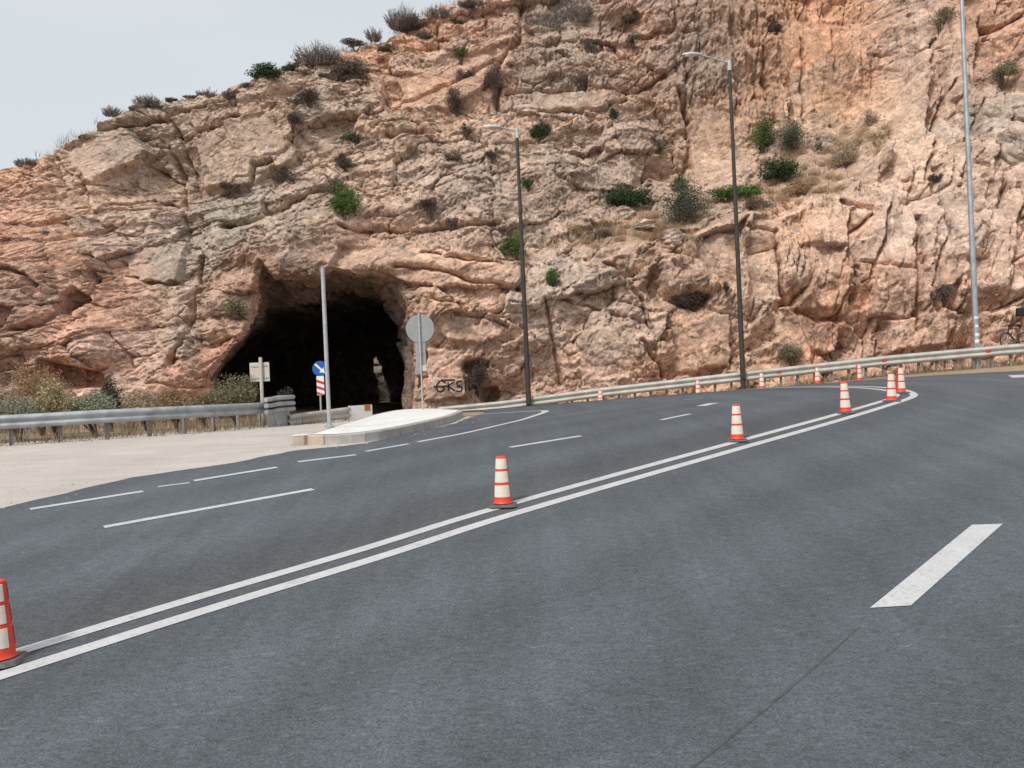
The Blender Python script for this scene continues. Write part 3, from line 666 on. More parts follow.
# stone colour place by place, darker about the tunnel mouth
TC = [(20,230,184,132,108),(60,220,200,165,140),(120,210,195,160,138),(150,150,158,138,124),(200,120,170,147,130),(250,110,185,157,137),(240,88,178,155,140),(100,310,200,150,125),(75,275,170,118,92),(130,370,204,155,131),(85,345,206,154,130),(200,300,162,146,133),(215,262,152,142,132),(30,330,162,128,110),
 (260,330,192,128,98),(232,300,204,148,120),(300,230,170,152,140),(350,240,190,158,138),(360,265,207,166,141),(450,290,207,166,139),(450,330,208,170,147),(470,200,174,151,137),(400,150,185,157,138),(420,75,197,150,118),(500,50,192,150,128),(540,60,146,129,119),(580,60,162,145,132),(560,100,200,166,142),(640,60,180,140,120),(640,150,175,146,129),
 (720,60,150,130,119),(760,60,192,145,113),(840,50,203,145,102),(850,85,206,150,106),(885,60,160,139,129),(700,130,187,151,125),(600,170,170,147,132),(700,220,180,150,130),(830,140,175,151,131),(930,80,197,162,142),(920,130,202,172,150),(1000,50,190,145,119),(1000,110,178,156,142),(980,200,202,167,147),(870,230,207,172,152),(900,300,202,161,139),(800,260,202,161,135),(830,290,190,138,107),
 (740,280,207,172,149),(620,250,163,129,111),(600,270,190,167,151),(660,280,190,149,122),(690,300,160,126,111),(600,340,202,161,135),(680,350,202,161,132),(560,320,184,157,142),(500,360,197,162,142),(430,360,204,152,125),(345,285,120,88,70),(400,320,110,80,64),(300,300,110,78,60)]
tint = np.zeros((*PX.shape, 3)); ws = np.zeros(PX.shape)
jx = 9*fbm(PX*.03, PY*.03, 4, 14); jy = 9*fbm(PX*.03, PY*.03, 4, 15)
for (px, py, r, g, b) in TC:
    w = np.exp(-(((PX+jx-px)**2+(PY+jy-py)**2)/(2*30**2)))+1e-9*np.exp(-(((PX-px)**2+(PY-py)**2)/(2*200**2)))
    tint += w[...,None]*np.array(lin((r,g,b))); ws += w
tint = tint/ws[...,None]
vr = .90+.22*np.where(vert > .5, _rnd[idv2][...,3], _rnd[id2][...,3])+.10*(_rnd[id3][...,4]-.5)
gr = np.clip(_rnd[id1][...,4]*1.4-.9, 0, .3)[...,None]
lum = tint.mean(-1, keepdims=True)
tint = tint*(1-gr)+lum*gr*np.array([1.06,.99,.94])
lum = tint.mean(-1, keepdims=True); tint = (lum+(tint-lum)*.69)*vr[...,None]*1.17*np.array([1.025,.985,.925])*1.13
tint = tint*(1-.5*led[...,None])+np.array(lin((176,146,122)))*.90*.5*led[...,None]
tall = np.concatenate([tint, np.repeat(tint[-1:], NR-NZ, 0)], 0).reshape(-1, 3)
ca = cme.color_attributes.new('tint', 'FLOAT_COLOR', 'POINT')
ca.data.foreach_set('color', np.concatenate([tall, np.ones((len(tall),1))], 1).astype(np.float32).ravel())
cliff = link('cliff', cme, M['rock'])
tag(cliff, 'tall pinkish grey limestone cliff with a rough tunnel cut through its foot', 'cliff', kind='structure')

def Dfin(x, z):
    i = np.clip((np.asarray(x, float)-xs[0])/(xs[1]-xs[0]), 0, NX-1.001); i0 = i.astype(int); fi = i-i0
    zcx = np.interp(x, xs, zc); j = np.clip((z-.6)/(zcx-.6), 0, 1)*(NZ-1); j0 = np.minimum(j.astype(int), NZ-2); fj = j-j0
    return (dep[j0,i0]*(1-fi)+dep[j0,i0+1]*fi)*(1-fj)+(dep[j0+1,i0]*(1-fi)+dep[j0+1,i0+1]*fi)*fj
def hit(px, py):
    u, w = uw(px, py); ys = np.arange(27, 58, .03); x = u*ys; z = EYE+w*ys
    zt = np.interp(x, xs, zc); dd = Dfin(x, np.minimum(z, zt)); ok = (ys >= dd) & (z <= zt)
    if ok.any(): y = float(ys[np.argmax(ok)])
    else:
        k = int(np.argmin(np.abs(z-zt)+.2*np.abs(ys-dd))); y = float(ys[k])
    return (u*y, y, EYE+w*y)

# ------------------------------------------------------------------ tunnel bore
RIMD = [(213,430),(214,376),(232,352),(248,333),(254,303),(261,276),(267.6,261.6),(274,270),(281.5,279),(300,279),(322,278),(332,268),(375,272),(398,281),(408,300),(413,324),(416,382),(413,430)]
THR = [(216,430),(217,378),(234,353),(248,334),(260,321),(277,309),(291,303),(302,308),(312,302),(322,298),(338,293),(352,291),(372,294),(386,305),(396,322),(402,344),(408,382),(405,430)]
NS = 220
r0 = np.array([(lambda c: (c[0], float(D0(*c)), c[1]))(coarse(*q)) for q in RIMD])
r1 = []
for q in THR:
    x, z = coarse(*q); y = float(D0(x, z))+4.2; u, w_ = uw(*q); r1.append((u*y, y, EYE+w_*y))
r1 = np.array(r1)
def dense(p, n):
    d = np.linspace(0, len(p)-1, n); return np.stack([np.interp(d, np.arange(len(p)), p[:,k]) for k in range(3)], 1)
r0 = dense(r0, NS); r1 = dense(r1, NS); c0 = r0.mean(0); c1 = r1.mean(0)
out = (r0-c0)*np.array([1,0,1]); out /= np.linalg.norm(out, axis=1)[:,None]
r0 = r0+out*.14
rows = []; sarc = np.linspace(0, 16, NS)
for k, t in enumerate(np.linspace(0, 1, 60)):
    q = r0*(1-t)+r1*t; q[:,1] = r0[:,1]*(1-t)+r1[:,1]*t
    dsp = .30*fbm(sarc*.8, sarc*0+t*3.3, 5, 21)+blocks(sarc+.2*fbm(sarc*2, sarc*0+t*5, 3, 4), np.full(NS, t*4.2), .9, .8, .16, .30, 9)[0]
    q = q+out*(dsp*min(1, t*5))[:,None]+np.array([0,-.06,0])*(1-t)
    rows.append(q)
last = rows[-1]; cen = np.array([last[:,0].mean(), 2.2])
for k, t in enumerate(np.linspace(0, 1, 70)[1:]):
    q = last.copy(); d = (q[:,[0,2]]-cen); d /= np.linalg.norm(d, axis=1)[:,None]
    dsp = .25*fbm(sarc*.7, sarc*0+6+t*14, 4, 22)+.25*sstep(0, .2, t)
    yy = q[:,1]*(1-t)+61.0*t
    wl = sstep(.15, .75, -d[:,0]); q[:,0] = q[:,0]*(1-wl)+wl*q[:,0]*np.minimum(yy, last[:,1]+11)/last[:,1]
    q = np.stack([q[:,0]+d[:,0]*dsp*min(1, t*12)+.0*t, yy, q[:,2]+d[:,1]*dsp*min(1, t*12)], 1); rows.append(q)
V_ = np.concatenate(rows); bme = np_mesh('tunnel_bore', V_, grid_faces(len(rows), NS))
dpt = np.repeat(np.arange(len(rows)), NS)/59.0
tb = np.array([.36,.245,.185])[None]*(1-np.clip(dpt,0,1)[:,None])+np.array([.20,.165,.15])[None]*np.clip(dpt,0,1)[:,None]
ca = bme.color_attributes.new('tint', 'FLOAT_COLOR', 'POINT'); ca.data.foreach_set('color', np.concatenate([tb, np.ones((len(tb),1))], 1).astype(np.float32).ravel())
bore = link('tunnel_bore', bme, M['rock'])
tag(bore, 'rough rock bore of the tunnel running back into the cliff', 'tunnel', kind='structure')
ring = last[:, [0,2]]
# far end: rock wall with a narrow daylight opening
yE = 60.5
ex = np.array([at(px, py, yE)[::2] for px, py in [(377,425),(379,408),(379,395),(376,380),(372,368),(373,358),(376,356),(382,366),(386,382),(391,397),(392,410),(393,425)]])
x0, x1 = ring[:,0].min()-6.5, ring[:,0].max()+2.0; z0, z1 = 0, ring[:,1].max()+2
me_v = []; NXW, NZW = 150, 120
wxg, wzg = np.meshgrid(np.linspace(x0, x1, NXW), np.linspace(z0, z1, NZW))
def inpoly(X, Z, poly):
    r = np.zeros(X.shape, bool)
    for i in range(len(poly)):
        (a0,b0),(a1,b1) = poly[i], poly[(i+1)%len(poly)]
        r ^= ((b0 > Z) != (b1 > Z)) & (X < (a1-a0)*(Z-b0)/((b1-b0)+1e-12)+a0)
    return r
hol = inpoly(wxg, wzg, ex); wf = grid_faces(NZW, NXW)
wy = yE+.5*fbm(wxg*.7, wzg*.7, 4, 77)
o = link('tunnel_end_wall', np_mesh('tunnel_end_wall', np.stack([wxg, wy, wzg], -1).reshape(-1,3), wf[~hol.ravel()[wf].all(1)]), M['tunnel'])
tag(o, 'dark rock at the far end of the tunnel around a narrow opening', 'tunnel', kind='structure')
gxx, gzz = np.meshgrid(np.linspace(-16, 2, 160), np.linspace(0, 9, 90))
hh, _ = blocks(gxx, gzz, 1.1, .8, .3, .4, 6); 
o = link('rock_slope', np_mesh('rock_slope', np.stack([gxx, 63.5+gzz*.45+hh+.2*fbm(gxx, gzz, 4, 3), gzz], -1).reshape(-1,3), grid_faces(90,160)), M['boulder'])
o.data.materials[0] = rock_material('far_slope_rock', False, (.27,.235,.205))  # stone colour of the far slope, darker than the boulders
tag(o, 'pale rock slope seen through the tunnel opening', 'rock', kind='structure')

# ------------------------------------------------------------------ guardrails
def beam_profile(): return [(-.155,.0),(-.145,.03),(-.10,.075),(-.055,.075),(-.02,.012),(.02,.012),(.055,.075),(.10,.075),(.145,.03),(.155,.0)]
def rail_beam(path, zc_off, material, parent, name='beam', face=-1, scale=1.0, org=(0,0,0)):
    """path (x,y,z): base line; the corrugated face looks toward face*normal"""
    p = np.array(path, float); d = np.gradient(p[:,:2], axis=0); d /= np.linalg.norm(d, axis=1)[:,None]
    nr = np.stack([-d[:,1], d[:,0]], 1)*face; prof = beam_profile(); m = len(prof); vs = []
    for i in range(len(p)):
        for (h, o) in prof: vs.append((p[i,0]+nr[i,0]*o*scale-org[0], p[i,1]+nr[i,1]*o*scale-org[1], p[i,2]+zc_off+h*scale-org[2]))
    fs = grid_faces(len(p), m)
    o = link(name, np_mesh(name, np.array(vs), fs), material, parent, smooth=True)
    sm = o.modifiers.new('thick', 'SOLIDIFY'); sm.thickness = .012; sm.offset = 0
    return o
def guardrail(name, path, material, label, posts, face=-1, zc_off=.60, scale=1.0, refl=()):
    path = np.array(path, float); org = tuple(path[len(path)//2]); org = (org[0], org[1], float(ground(org[0], org[1])))
    t = empty(name, org); tag(t, label, 'guardrail')
    rail_beam(path, zc_off, material, t, face=face, scale=scale, org=org)
    d = np.gradient(path[:,:2], axis=0); d /= np.linalg.norm(d, axis=1)[:,None]
    s = np.concatenate([[0], np.cumsum(np.linalg.norm(np.diff(path[:,:2], axis=0), axis=1))])
    q = np.arange(.4, s[-1]-.1, posts)
    for v in q:
        x, y, z = (np.interp(v, s, path[:,k]) for k in range(3)); dx, dy = np.interp(v, s, d[:,0]), np.interp(v, s, d[:,1])
        rz = math.atan2(dy, dx); nx_, ny_ = -dy*-face, dx*-face
        b = MB(); gz = float(ground(x, y)); top = z+zc_off+.10; bot = min(gz, z)-.25
        cx_, cy_ = x+nx_*.10, y+ny_*.10
        b.box((cx_, cy_, (top+bot)/2), (.10, .012, top-bot), rz); b.box((cx_-.045*dx, cy_-.045*dy, (top+bot)/2), (.012, .09, top-bot), rz)
        b.box((x+nx_*.035, y+ny_*.035, z+zc_off), (.09, .07, .14), rz)
        b.build('post', M['post'], t, offset=org)
    for v in refl:
        x, y, z = (np.interp(v, path[:,0], path[:,k]) if path[0,0] < path[-1,0] else np.interp(v, path[::-1,0], path[::-1,k]) for k in range(3))
        b = MB(); b.box((x, y-.055, z+zc_off), (.17, .05, .15)); b.build('reflector', M['redref'], t, offset=org)
    return t
rx = np.linspace(-4.5, 34, 90)
rp = np.stack([rx, rail_y(rx), rail_base(rx)], 1)
for k in range(3): rp[2:-2,1] = (rp[:-4,1]+rp[1:-3,1]+rp[2:-2,1]+rp[3:-1,1]+rp[4:,1])/5
guardrail('guardrail', rp, M['palerail'], 'long pale guardrail curving along the foot of the cliff behind the road', .66, zc_off=.62, scale=1.25,
          refl=[x for x in (10.9, 14.9, 18.6)])
lp = [(-26, 14.5, 0), (-17, 16.8, 0)]+[P(*q) for q in [(0,447),(80,441.5),(160,436),(230,430.5),(268,427)]]
lp = catmull(np.array(lp)[:, :2], .6); lp = np.column_stack([lp, ground(lp[:,0], lp[:,1])])
gl = guardrail('guardrail', lp, M['galvblue'], 'weathered blue grey guardrail behind the gravel lay-by, in front of roadside shrubs', 1.0, zc_off=.56)
# raised bull-nose end of the left rail
e0 = np.array(P(268,427.5)); e1 = np.array(P(292,425)); dd = (e1-e0); dd[2] = 0; L_ = np.linalg.norm(dd); dd /= L_; rz = math.atan2(dd[1], dd[0]); nn = np.array([dd[1], -dd[0], 0])
mid = (e0+e1)/2; org = gl.location
for k, h in enumerate((.44,.62,.80)):
    pts = [e0+dd*t+np.array([0,0,h+.04*sstep(0,.6,t)+.0]) for t in np.linspace(-.15, L_+.05, 6)]
    b = MB(); b.tube([tuple(q+nn*.05) for q in pts]+[tuple(pts[-1]+dd*.10-nn*.06)], .068, 10); b.build('end_ridge', M['galvblue'], gl, True, offset=org)
b = MB(); b.box(tuple(mid+np.array([0,0,.18])-nn*.05), (L_*.9, .05, .62), rz); b.build('end_block', M['galv'], gl, offset=org)
# second short rail inside the junction with white end plate
sp0 = np.array(at(288, 421.5, 25.6)); sp1 = np.array(at(349, 413, 28.4)); sp2 = np.array(at(372, 411, 29.2))
sp = np.array([sp0+(sp1-sp0)*t for t in np.linspace(0,1,12)]); sz = sp[:,2].copy(); sp[:,2] -= .6
def rail_free(name, path, material, label):
    org = (float(path[6,0]), float(path[6,1]), float(ground(path[6,0], path[6,1])))
    t = empty(name, org); tag(t, label, 'guardrail'); rail_beam(path, .62, material, t, face=-1, scale=1.15, org=org)
    for i in (1, 4, 7, 10):
        x, y, z = path[i]; b = MB(); g = float(ground(x, y)); b.box((x, y+.1, (g-.3+z+.7)/2), (.1,.1,z+.7-g+.3)); b.build('post', M['post'], t, offset=org)
    return t, org
s_t, so = rail_free('guardrail', sp, M['palerail'], 'short pale guardrail with white end plate between the lay-by and the tunnel')
d2 = sp2-sp1; rz2 = math.atan2(d2[1], d2[0]); m2 = (sp1+sp2)/2; w2 = np.linalg.norm(d2[:2])
b = MB(); b.box((m2[0], m2[1]-.04, m2[2]+.0), (w2, .05, .46), rz2); b.build('end_plate', M['white'], s_t, offset=so)
q3 = sp1+d2*.82; b = MB(); b.box((q3[0], q3[1]-.075, q3[2]+.13), (.27, .02, .22), rz2); b.build('reflector', M['orange'], s_t, offset=so)
b = MB(); b.box((m2[0], m2[1]+.06, (m2[2]+float(ground(m2[0],m2[1])))/2-.1), (.09,.09, abs(m2[2]-float(ground(m2[0],m2[1])))+.3)); b.build('post', M['post'], s_t, offset=so)

# ------------------------------------------------------------------ traffic island
front = [P(*q)[:2] for q in [(293,442.5),(308,446),(340,447),(400,437),(440,426.5),(458,420),(466,415)]]
KH = .20
bk = [P(px, py, KH)[:2] for px, py in [(456,410),(430,408.2),(400,409.5),(372,415),(350,421.5),(322,430),(303,436),(294,439)]]
loop = catmull(front, .35); loop2 = catmull(bk, .35)
lo = resample(np.vstack([loop, loop2, loop[:1]]), 91)[:-1]
for k in range(9): lo = (np.roll(lo,1,0)+2*lo+np.roll(lo,-1,0))/4
if (lo[:,0]*np.roll(lo[:,1],-1)-np.roll(lo[:,0],-1)*lo[:,1]).sum() < 0: lo = lo[::-1].copy()
nL = len(lo); cen2 = lo.mean(0)
isl = empty('traffic_island', (cen2[0], cen2[1], float(ground(*cen2)))); tag(isl, 'raised traffic island with white top and stone kerb at the junction', 'traffic island')
io = isl.location
def inset(p, d):
    g = np.roll(p, -1, 0)-np.roll(p, 1, 0); g /= np.linalg.norm(g, axis=1)[:,None]+1e-9; return p+np.stack([-g[:,1], g[:,0]], 1)*d
inn = inset(lo, .14)
def ringz(p, h): return [(q[0], q[1], float(ground(q[0], q[1]))+h) for q in p]
stones = nL//4; front_n = len(loop)
for k in range(0, nL, 3):
    idx = [(k+j) % nL for j in range(4)]
    A0 = lo[idx]; B0 = inn[idx]; t_ = .03/np.linalg.norm(A0[0]-A0[-1]) if True else 0
    A0 = A0.copy(); B0 = B0.copy(); A0[0] += (A0[1]-A0[0])*.06; B0[0] += (B0[1]-B0[0])*.06
    b = MB(); a0 = ringz(A0, -.1); a1 = ringz(A0, KH-.02); a2 = ringz(A0*.9+B0*.1, KH); b0 = ringz(B0, KH); b1 = ringz(B0, -.1); mN = 4
    vs = a0+a1+a2+b0+b1; fs = []
    for lay in range(4):
        for j in range(3): fs.append((lay*4+j, lay*4+j+1, lay*4+4+j+1, lay*4+4+j))
    fs += [(0,4,8,12,16), (3,19,15,11,7)]
    b.add(vs, fs); tan = A0[1,0] < lo[:,0].min()+.30*np.ptp(lo[:,0])
    o = b.build('kerb_stone', M['kerbtan'] if tan else M['kerb'], isl, offset=io)
top = MB(); vs = ringz(inset(lo, .15), KH+.006); top.add(vs, [tuple(range(nL))]); top.build('paved_top', M['islandtop'], isl, offset=io)
# ------------------------------------------------------------------ poles and signs
def pole_on(px, py, lift=0.0):
    x, y, z = P(px, py, lift); return x, y, z+lift
def zat(y, px, py): return at(px, py, y)[2]
x, y, z = pole_on(329.5, 428, KH); top_z = zat(y, 324.5, 268)
t = empty('sign_post', (x,y,z)); tag(t, 'bare grey metal post standing on the white traffic island', 'post')
b = MB(); b.tube([(x,y,z),(x,y,top_z)], .045, 14); b.build('shaft', M['pipe'], t, True, offset=(x,y,z))
b = MB(); b.lathe((x,y,z), [(.0,.012),(.11,.012),(.11,.05),(.06,.07),(.055,.10)], 14); b.build('collar', M['galv'], t, True, offset=(x,y,z))
b = MB(); b.lathe((x,y,top_z), [(.047,-.03),(.047,.01),(.0,.02)], 14); b.build('cap', M['galv'], t, True, offset=(x,y,z))

x, y, z = pole_on(423, 412, KH*.6); y = y; s = y/F
top_z = zat(y, 416.8, 313)
t = empty('road_sign', (x,y,z)); tag(t, 'round grey road sign seen from behind, beyond the traffic island', 'sign')
b = MB(); b.tube([(x,y,z-.3),(x,y,top_z)], .032, 12); b.build('post', M['pipe'], t, True, offset=(x,y,z))
cz = zat(y, 417.5, 328.5); r = 14.2*s
b = MB(); prof = [(r*math.cos(a), r*math.sin(a)) for a in np.linspace(0, 2*math.pi, 40, endpoint=False)]
b.prism(prof, lambda p, d: (x+p[0]+.02, y+d, cz+p[1]), .055, .075); o = b.build('disc', M['signback'], t, offset=(x,y,z))
b = MB(); b.box((x-.0, y+.085, zat(y, 419, 354)), (10*s, .02, 40*s)); b.build('lower_plate', M['signback'], t, offset=(x,y,z))
for zz in (cz+.12, cz-.12, zat(y,419,352), zat(y,420,368)):
    b = MB(); b.box((x, y+.03, zz), (.14, .05, .035)); b.build('clamp', M['galv'], t, offset=(x,y,z))
b = MB(); b.box((x+.12, y+.02, zat(y, 425, 368)), (.14,.10,.22)); b.build('box', M['signpale'], t, offset=(x,y,z))

y = 27.0; x, _, _ = at(262, 385, y); z = float(ground(x, y)); s = y/F
t = empty('road_sign', (x,y,z)); tag(t, 'pale rectangular sign seen from behind at the tunnel mouth, behind the olive bush', 'sign')
b = MB(); b.tube([(x,y-.05,z-.2),(x,y-.05,zat(y,260,357.5))], .055, 12); b.build('post', M['signpale'], t, True, offset=(x,y,z))
cx, _, cz = at(259.5, 372, y)
b = MB(); b.box((cx, y+.02, cz), (19.5*s, .03, 19*s)); b.build('plate', M['signpale'], t, offset=(x,y,z))
b = MB(); b.box((cx, y-.002, cz+6*s), (17*s, .02, .05)); b.build('bracket', M['galv'], t, offset=(x,y,z)); b = MB(); b.box((cx, y-.002, cz-6*s), (17*s, .02, .05)); b.build('bracket', M['galv'], t, offset=(x,y,z))

y = 28.5; x, _, _ = at(320.6, 408, y); z = float(ground(x, y)); s = y/F
t = empty('road_sign', (x,y,z)); tag(t, 'blue round keep right arrow sign above a red and white striped panel', 'sign')
b = MB(); b.tube([(x,y+.04,z-.2),(x,y+.04,zat(y,319.5,363))], .03, 10); b.build('post', M['pipe'], t, True, offset=(x,y,z))
cx, _, cz = at(320, 368.5, y); r = 7.6*s
b = MB(); prof = [(math.cos(a), math.sin(a)) for a in np.linspace(0, 2*math.pi, 40, endpoint=False)]
b.prism(prof, lambda p, d: (cx+p[0]*r, y+d, cz+p[1]*r), -.012, .008); disc = b.build('disc', M['blue'], t, offset=(x,y,z))
b = MB(); ar = [(-.72,.60),(-.60,.72),(.22,-.10),(.40,.12),(.62,-.62),(-.12,-.40),(.08,-.22)]
ar = [(-.70,.52),(-.52,.70),(.27,-.10),(.48,.12),(.62,-.62),(-.12,-.48),(.10,-.27)]
b.prism(ar, lambda p, d: (cx+p[0]*r, y+d, cz+p[1]*r), -.018, -.013); b.build('arrow', M['white'], disc, offset=(x,y,z))
px0, _, pz0 = at(320.5, 385.5, y); W, H = 7.4*s, 19*s
b = MB(); b.box((px0, y, pz0), (W, .02, H)); pan = b.build('striped_panel', M['white'], t, offset=(x,y,z))
for k in range(3):
    c0 = H/2-H*(.34+.32*k); lo_, hi_ = -H/2, H/2; cl = lambda v: max(lo_+.002, min(hi_-.002, v))
    st = [(-W/2+.003, cl(c0+.16*H)), (W/2-.003, cl(c0+.02*H)), (W/2-.003, cl(c0-.12*H)), (-W/2+.003, cl(c0+.02*H))]
    b = MB(); b.prism(st, lambda p, d: (px0+p[0], y+d, pz0+p[1]), -.016, -.0115); b.build('stripe', M['signred'], pan, offset=(x,y,z))

# ------------------------------------------------------------------ street lamps
def street_lamp(px0, py0, y, topx, topy, armx, army, dark, label, split=.80):
    x, _, zb_ = at(px0, py0, y); zt = zat(y, topx, topy); g = min(float(ground(x, y)), zb_)
    t = empty('street_lamp', (x,y,g)); tag(t, label, 'street lamp', 'tall lamp posts along the guardrail'); off = (x,y,g)
    zs = zb_+(zt-zb_)*split; r = lambda z: .115-.055*(z-g)/(zt-g)
    b = MB(); b.tube([(x,y,g-.3),(x,y,zs)], [r(g), r(zs)], 12); b.build('shaft', M['lamp_dark'] if dark else M['galv'], t, True, offset=off)
    b = MB(); b.tube([(x,y,zs),(x,y,zt)], [r(zs)+.004, .062], 12); b.build('upper_shaft', M['lamp_dark'] if dark else M['galv'], t, True, offset=off)
    b = MB(); b.tube([(x,y,zt-.35),(x,y,zt+.06)], .085, 12); b.build('top_sleeve', M['lamp_pale'], t, True, offset=off)
    b = MB(); b.box((x,y,g+.7), (.02,.26,.45)); b.box((x,y-.10,g+.75), (.13,.10,.42)); b.build('service_door', M['lamp_dark'] if dark else M['galv'], t, offset=off)
    ax, _, az = at(armx, army, y-.5)
    b = MB(); b.tube([(x,y,zt-.05), (x+(ax-x)*.45, y-.22, zt+(az-zt)*.6), (ax+.35, y-.45, az)], [.04,.035,.03], 10); b.build('arm', M['lamp_pale'], t, True, offset=off)
    hd = MB(); n = 12
    prof = [(-.36,.02,.03),(-.30,.09,.07),(0,.14,.09),(.22,.11,.08),(.40,.045,.05)]; vs = []; fs = []
    for (dx, wy, h) in prof:
        for k in range(n):
            a = 2*math.pi*k/n; vs.append((ax+dx, y-.5+wy*math.cos(a), az+h*max(math.sin(a), -.45)+(.10*(-dx))*.2))
    for i in range(len(prof)-1):
        for k in range(n): fs.append((i*n+k, i*n+(k+1)%n, (i+1)*n+(k+1)%n, (i+1)*n+k))
    fs += [tuple(range(n)), tuple(range(4*n, 5*n))]
    hd.add(vs, fs); h_o = hd.build('lamp_head', M['lamp_pale'], t, True, offset=off)
    b = MB(); b.box((ax-.04, y-.5, az-.048), (.40,.17,.03)); b.build('lens', M['lens'], h_o, offset=off)
    return t, (x, y, g), zb_
street_lamp(528.5, 398, float(rail_y(.7))-.25, 516, 130, 491, 127, True, 'farthest dark lamp post, beside the black hollow in the rock')
street_lamp(743.5, 388, float(rail_y(9.4))-.25, 729, 62, 691, 54.5, True, 'dark lamp post with pale arm, in front of the blocky rock bench')
t3, p3, z3 = street_lamp(977, 352, float(rail_y(18.6))+.35, 949, -160, 905, -172, False, 'pale galvanised lamp post at the right, with white paint blots near its base')
for k, (px, py, rr) in enumerate([(974,318,1.2),(974.2,326.5,1.5),(975,335,1.6),(975.6,341.5,1.9)]):
    zz = zat(p3[1], px, py); b = MB(); rr_ = .119-.055*(zz-p3[2])/13.0; hh_ = .035*rr; b.lathe((p3[0],p3[1],zz), [(rr_-.002,-hh_),(rr_+.006,-hh_*.6),(rr_+.008,0),(rr_+.006,hh_*.7),(rr_-.002,hh_)], 10, -math.pi*.5-.9-.2*math.sin(k*5), -math.pi*.5+.7+.3*math.cos(k*3)); b.build('paint_blot', M['white'], t3, True, offset=p3)

# ------------------------------------------------------------------ traffic cones
CH = .655
def make_cone():
    t = empty('traffic_cone', (0,0,0)); 
    b = MB(); s_ = .19
    oct_ = [(s_,-s_*.7),(s_,s_*.7),(s_*.7,s_),(-s_*.7,s_),(-s_,s_*.7),(-s_,-s_*.7),(-s_*.7,-s_),(s_*.7,-s_)]
    b.prism(oct_, lambda p, d: (p[0]*(1-.12*(d > .02)), p[1]*(1-.12*(d > .02)), d), 0, .03); b.build('base', M['rubber'], t)
    r = lambda z: .117-.048*(z-.04)/(CH-.04)
    prof = [(r(.04)+.012,.04),(r(.055)+.004,.055)]
    for z in np.linspace(.07, CH-.012, 14): prof.append((r(z), z))
    prof += [(r(CH)-.012, CH-.002), (.045, CH), (.043, CH-.03), (.0, CH-.03)]
    b = MB(); b.lathe((0,0,0), prof, 28); b.build('body', M['red'], t, True)
    for k, (z0_, z1_) in enumerate([(.125,.275),(.315,.455),(.490,.622)]):
        b = MB()
        for a in (-math.pi/2, math.pi/2):
            w = 1.12; pr = [(r(z0_)+.0005, z0_-.002), (r(z0_)+.004, z0_), (r(z1_)+.004, z1_), (r(z1_)+.0005, z1_+.002)]
            b.lathe((0,0,0), pr, 14, a-w, a+w)
        b.build('reflective_band', M['band'], t, True)
    return t
cone = make_cone()
cones = [((0,663), None, 'nearest red and white traffic cone, cut by the left side of the picture'),
 ((503,506.5), None, 'second nearest traffic cone, on the double line in the middle of the road'),
 ((737.5,441.5), None, 'red and white traffic cone third along the double line, below the middle lamp post'),
 ((845.5,413.5), None, 'red and white traffic cone fourth along the double line, just before the bend'),
 ((891.5,401.8), None, 'taller looking front cone of the pair standing close together at the bend'),
 ((901,393.5), None, 'rear right cone of the pair standing close together at the bend'),
 ((859.5,386), 32.0, 'small distant traffic cone just behind and left of the pair at the bend'),
 ((817.5,385.5), 33.2, 'small distant traffic cone at the foot of the guardrail above the fourth cone'),
 ((762,386.5), 33.9, 'tiny distant traffic cone right of the middle lamp post'),
 ((698,391.5), 34.5, 'tiny distant traffic cone left of the middle lamp post, half hidden by the road crest'),
 ((600.5,400.5), 35.0, 'tiny farthest traffic cone, at the guardrail between the two dark lamp posts')]
for i, (q, y, lab) in enumerate(cones):
    o = cone if i == 0 else copy_tree(cone)
    if y is None: p = P(*q)
    else: xx = at(q[0], q[1], y)[0]; p = (xx, y, float(ground(xx, y)))
    o.location = (p[0], p[1], p[2]+.007); o.rotation_euler = (random.uniform(-.02,.02), random.uniform(-.02,.02), random.uniform(-.25,.25))
    tag(o, lab, 'traffic cone', 'traffic cones along the double centre line')

# ------------------------------------------------------------------ bicycle with bag
by = 33.7; ang = math.radians(22)
p0 = at(1007.5, 341.5, by); 
bo = (p0[0], by, p0[2]-.34)
bike = empty('bicycle', bo, ang); tag(bike, 'black bicycle leaning behind the guardrail at the right edge', 'bicycle')
WR = .345
def wheel(cx):
    b = MB(); b.tube([(cx+WR*math.cos(a), 0, WR+WR*math.sin(a)) for a in np.linspace(0, 2*math.pi, 33)], .024, 8, False); w = b.build('wheel', M['tyre'], bike, True)
    b = MB(); b.tube([(cx+(WR-.03)*math.cos(a), 0, WR+(WR-.03)*math.sin(a)) for a in np.linspace(0, 2*math.pi, 33)], .011, 6, False); b.build('rim', M['galv'], w, True)
    b = MB()
    for k in range(14):
        a = 2*math.pi*k/14; b.tube([(cx, .02*(-1)**k, WR), (cx+(WR-.03)*math.cos(a), 0, WR+(WR-.03)*math.sin(a))], .0025, 4)
    b.build('spokes', M['galv'], w)
    b = MB(); b.tube([(cx,-.04,WR),(cx,.04,WR)], .02, 8); b.build('hub', M['galv'], w, True)
wheel(0); wheel(1.04)
b = MB(); BB = (.58,0,.28); HT = (.20,0,.86); HB = (.16,0,.72); ST = (.46+.24,0,.84); RX = (1.04,0,WR)
for p, q, r in ((HB,BB,.020),(HT,ST,.017),(BB,ST,.017),(HT,HB,.022)): b.tube([p,q], r, 8)
for s_ in (-1,1): b.tube([(BB[0],.03*s_,BB[2]),(RX[0],.05*s_,RX[2])], .010, 6); b.tube([(ST[0],.02*s_,ST[2]-.06),(RX[0],.05*s_,RX[2])], .009, 6)
b.build('frame', M['blackmetal'], bike, True)
b = MB()
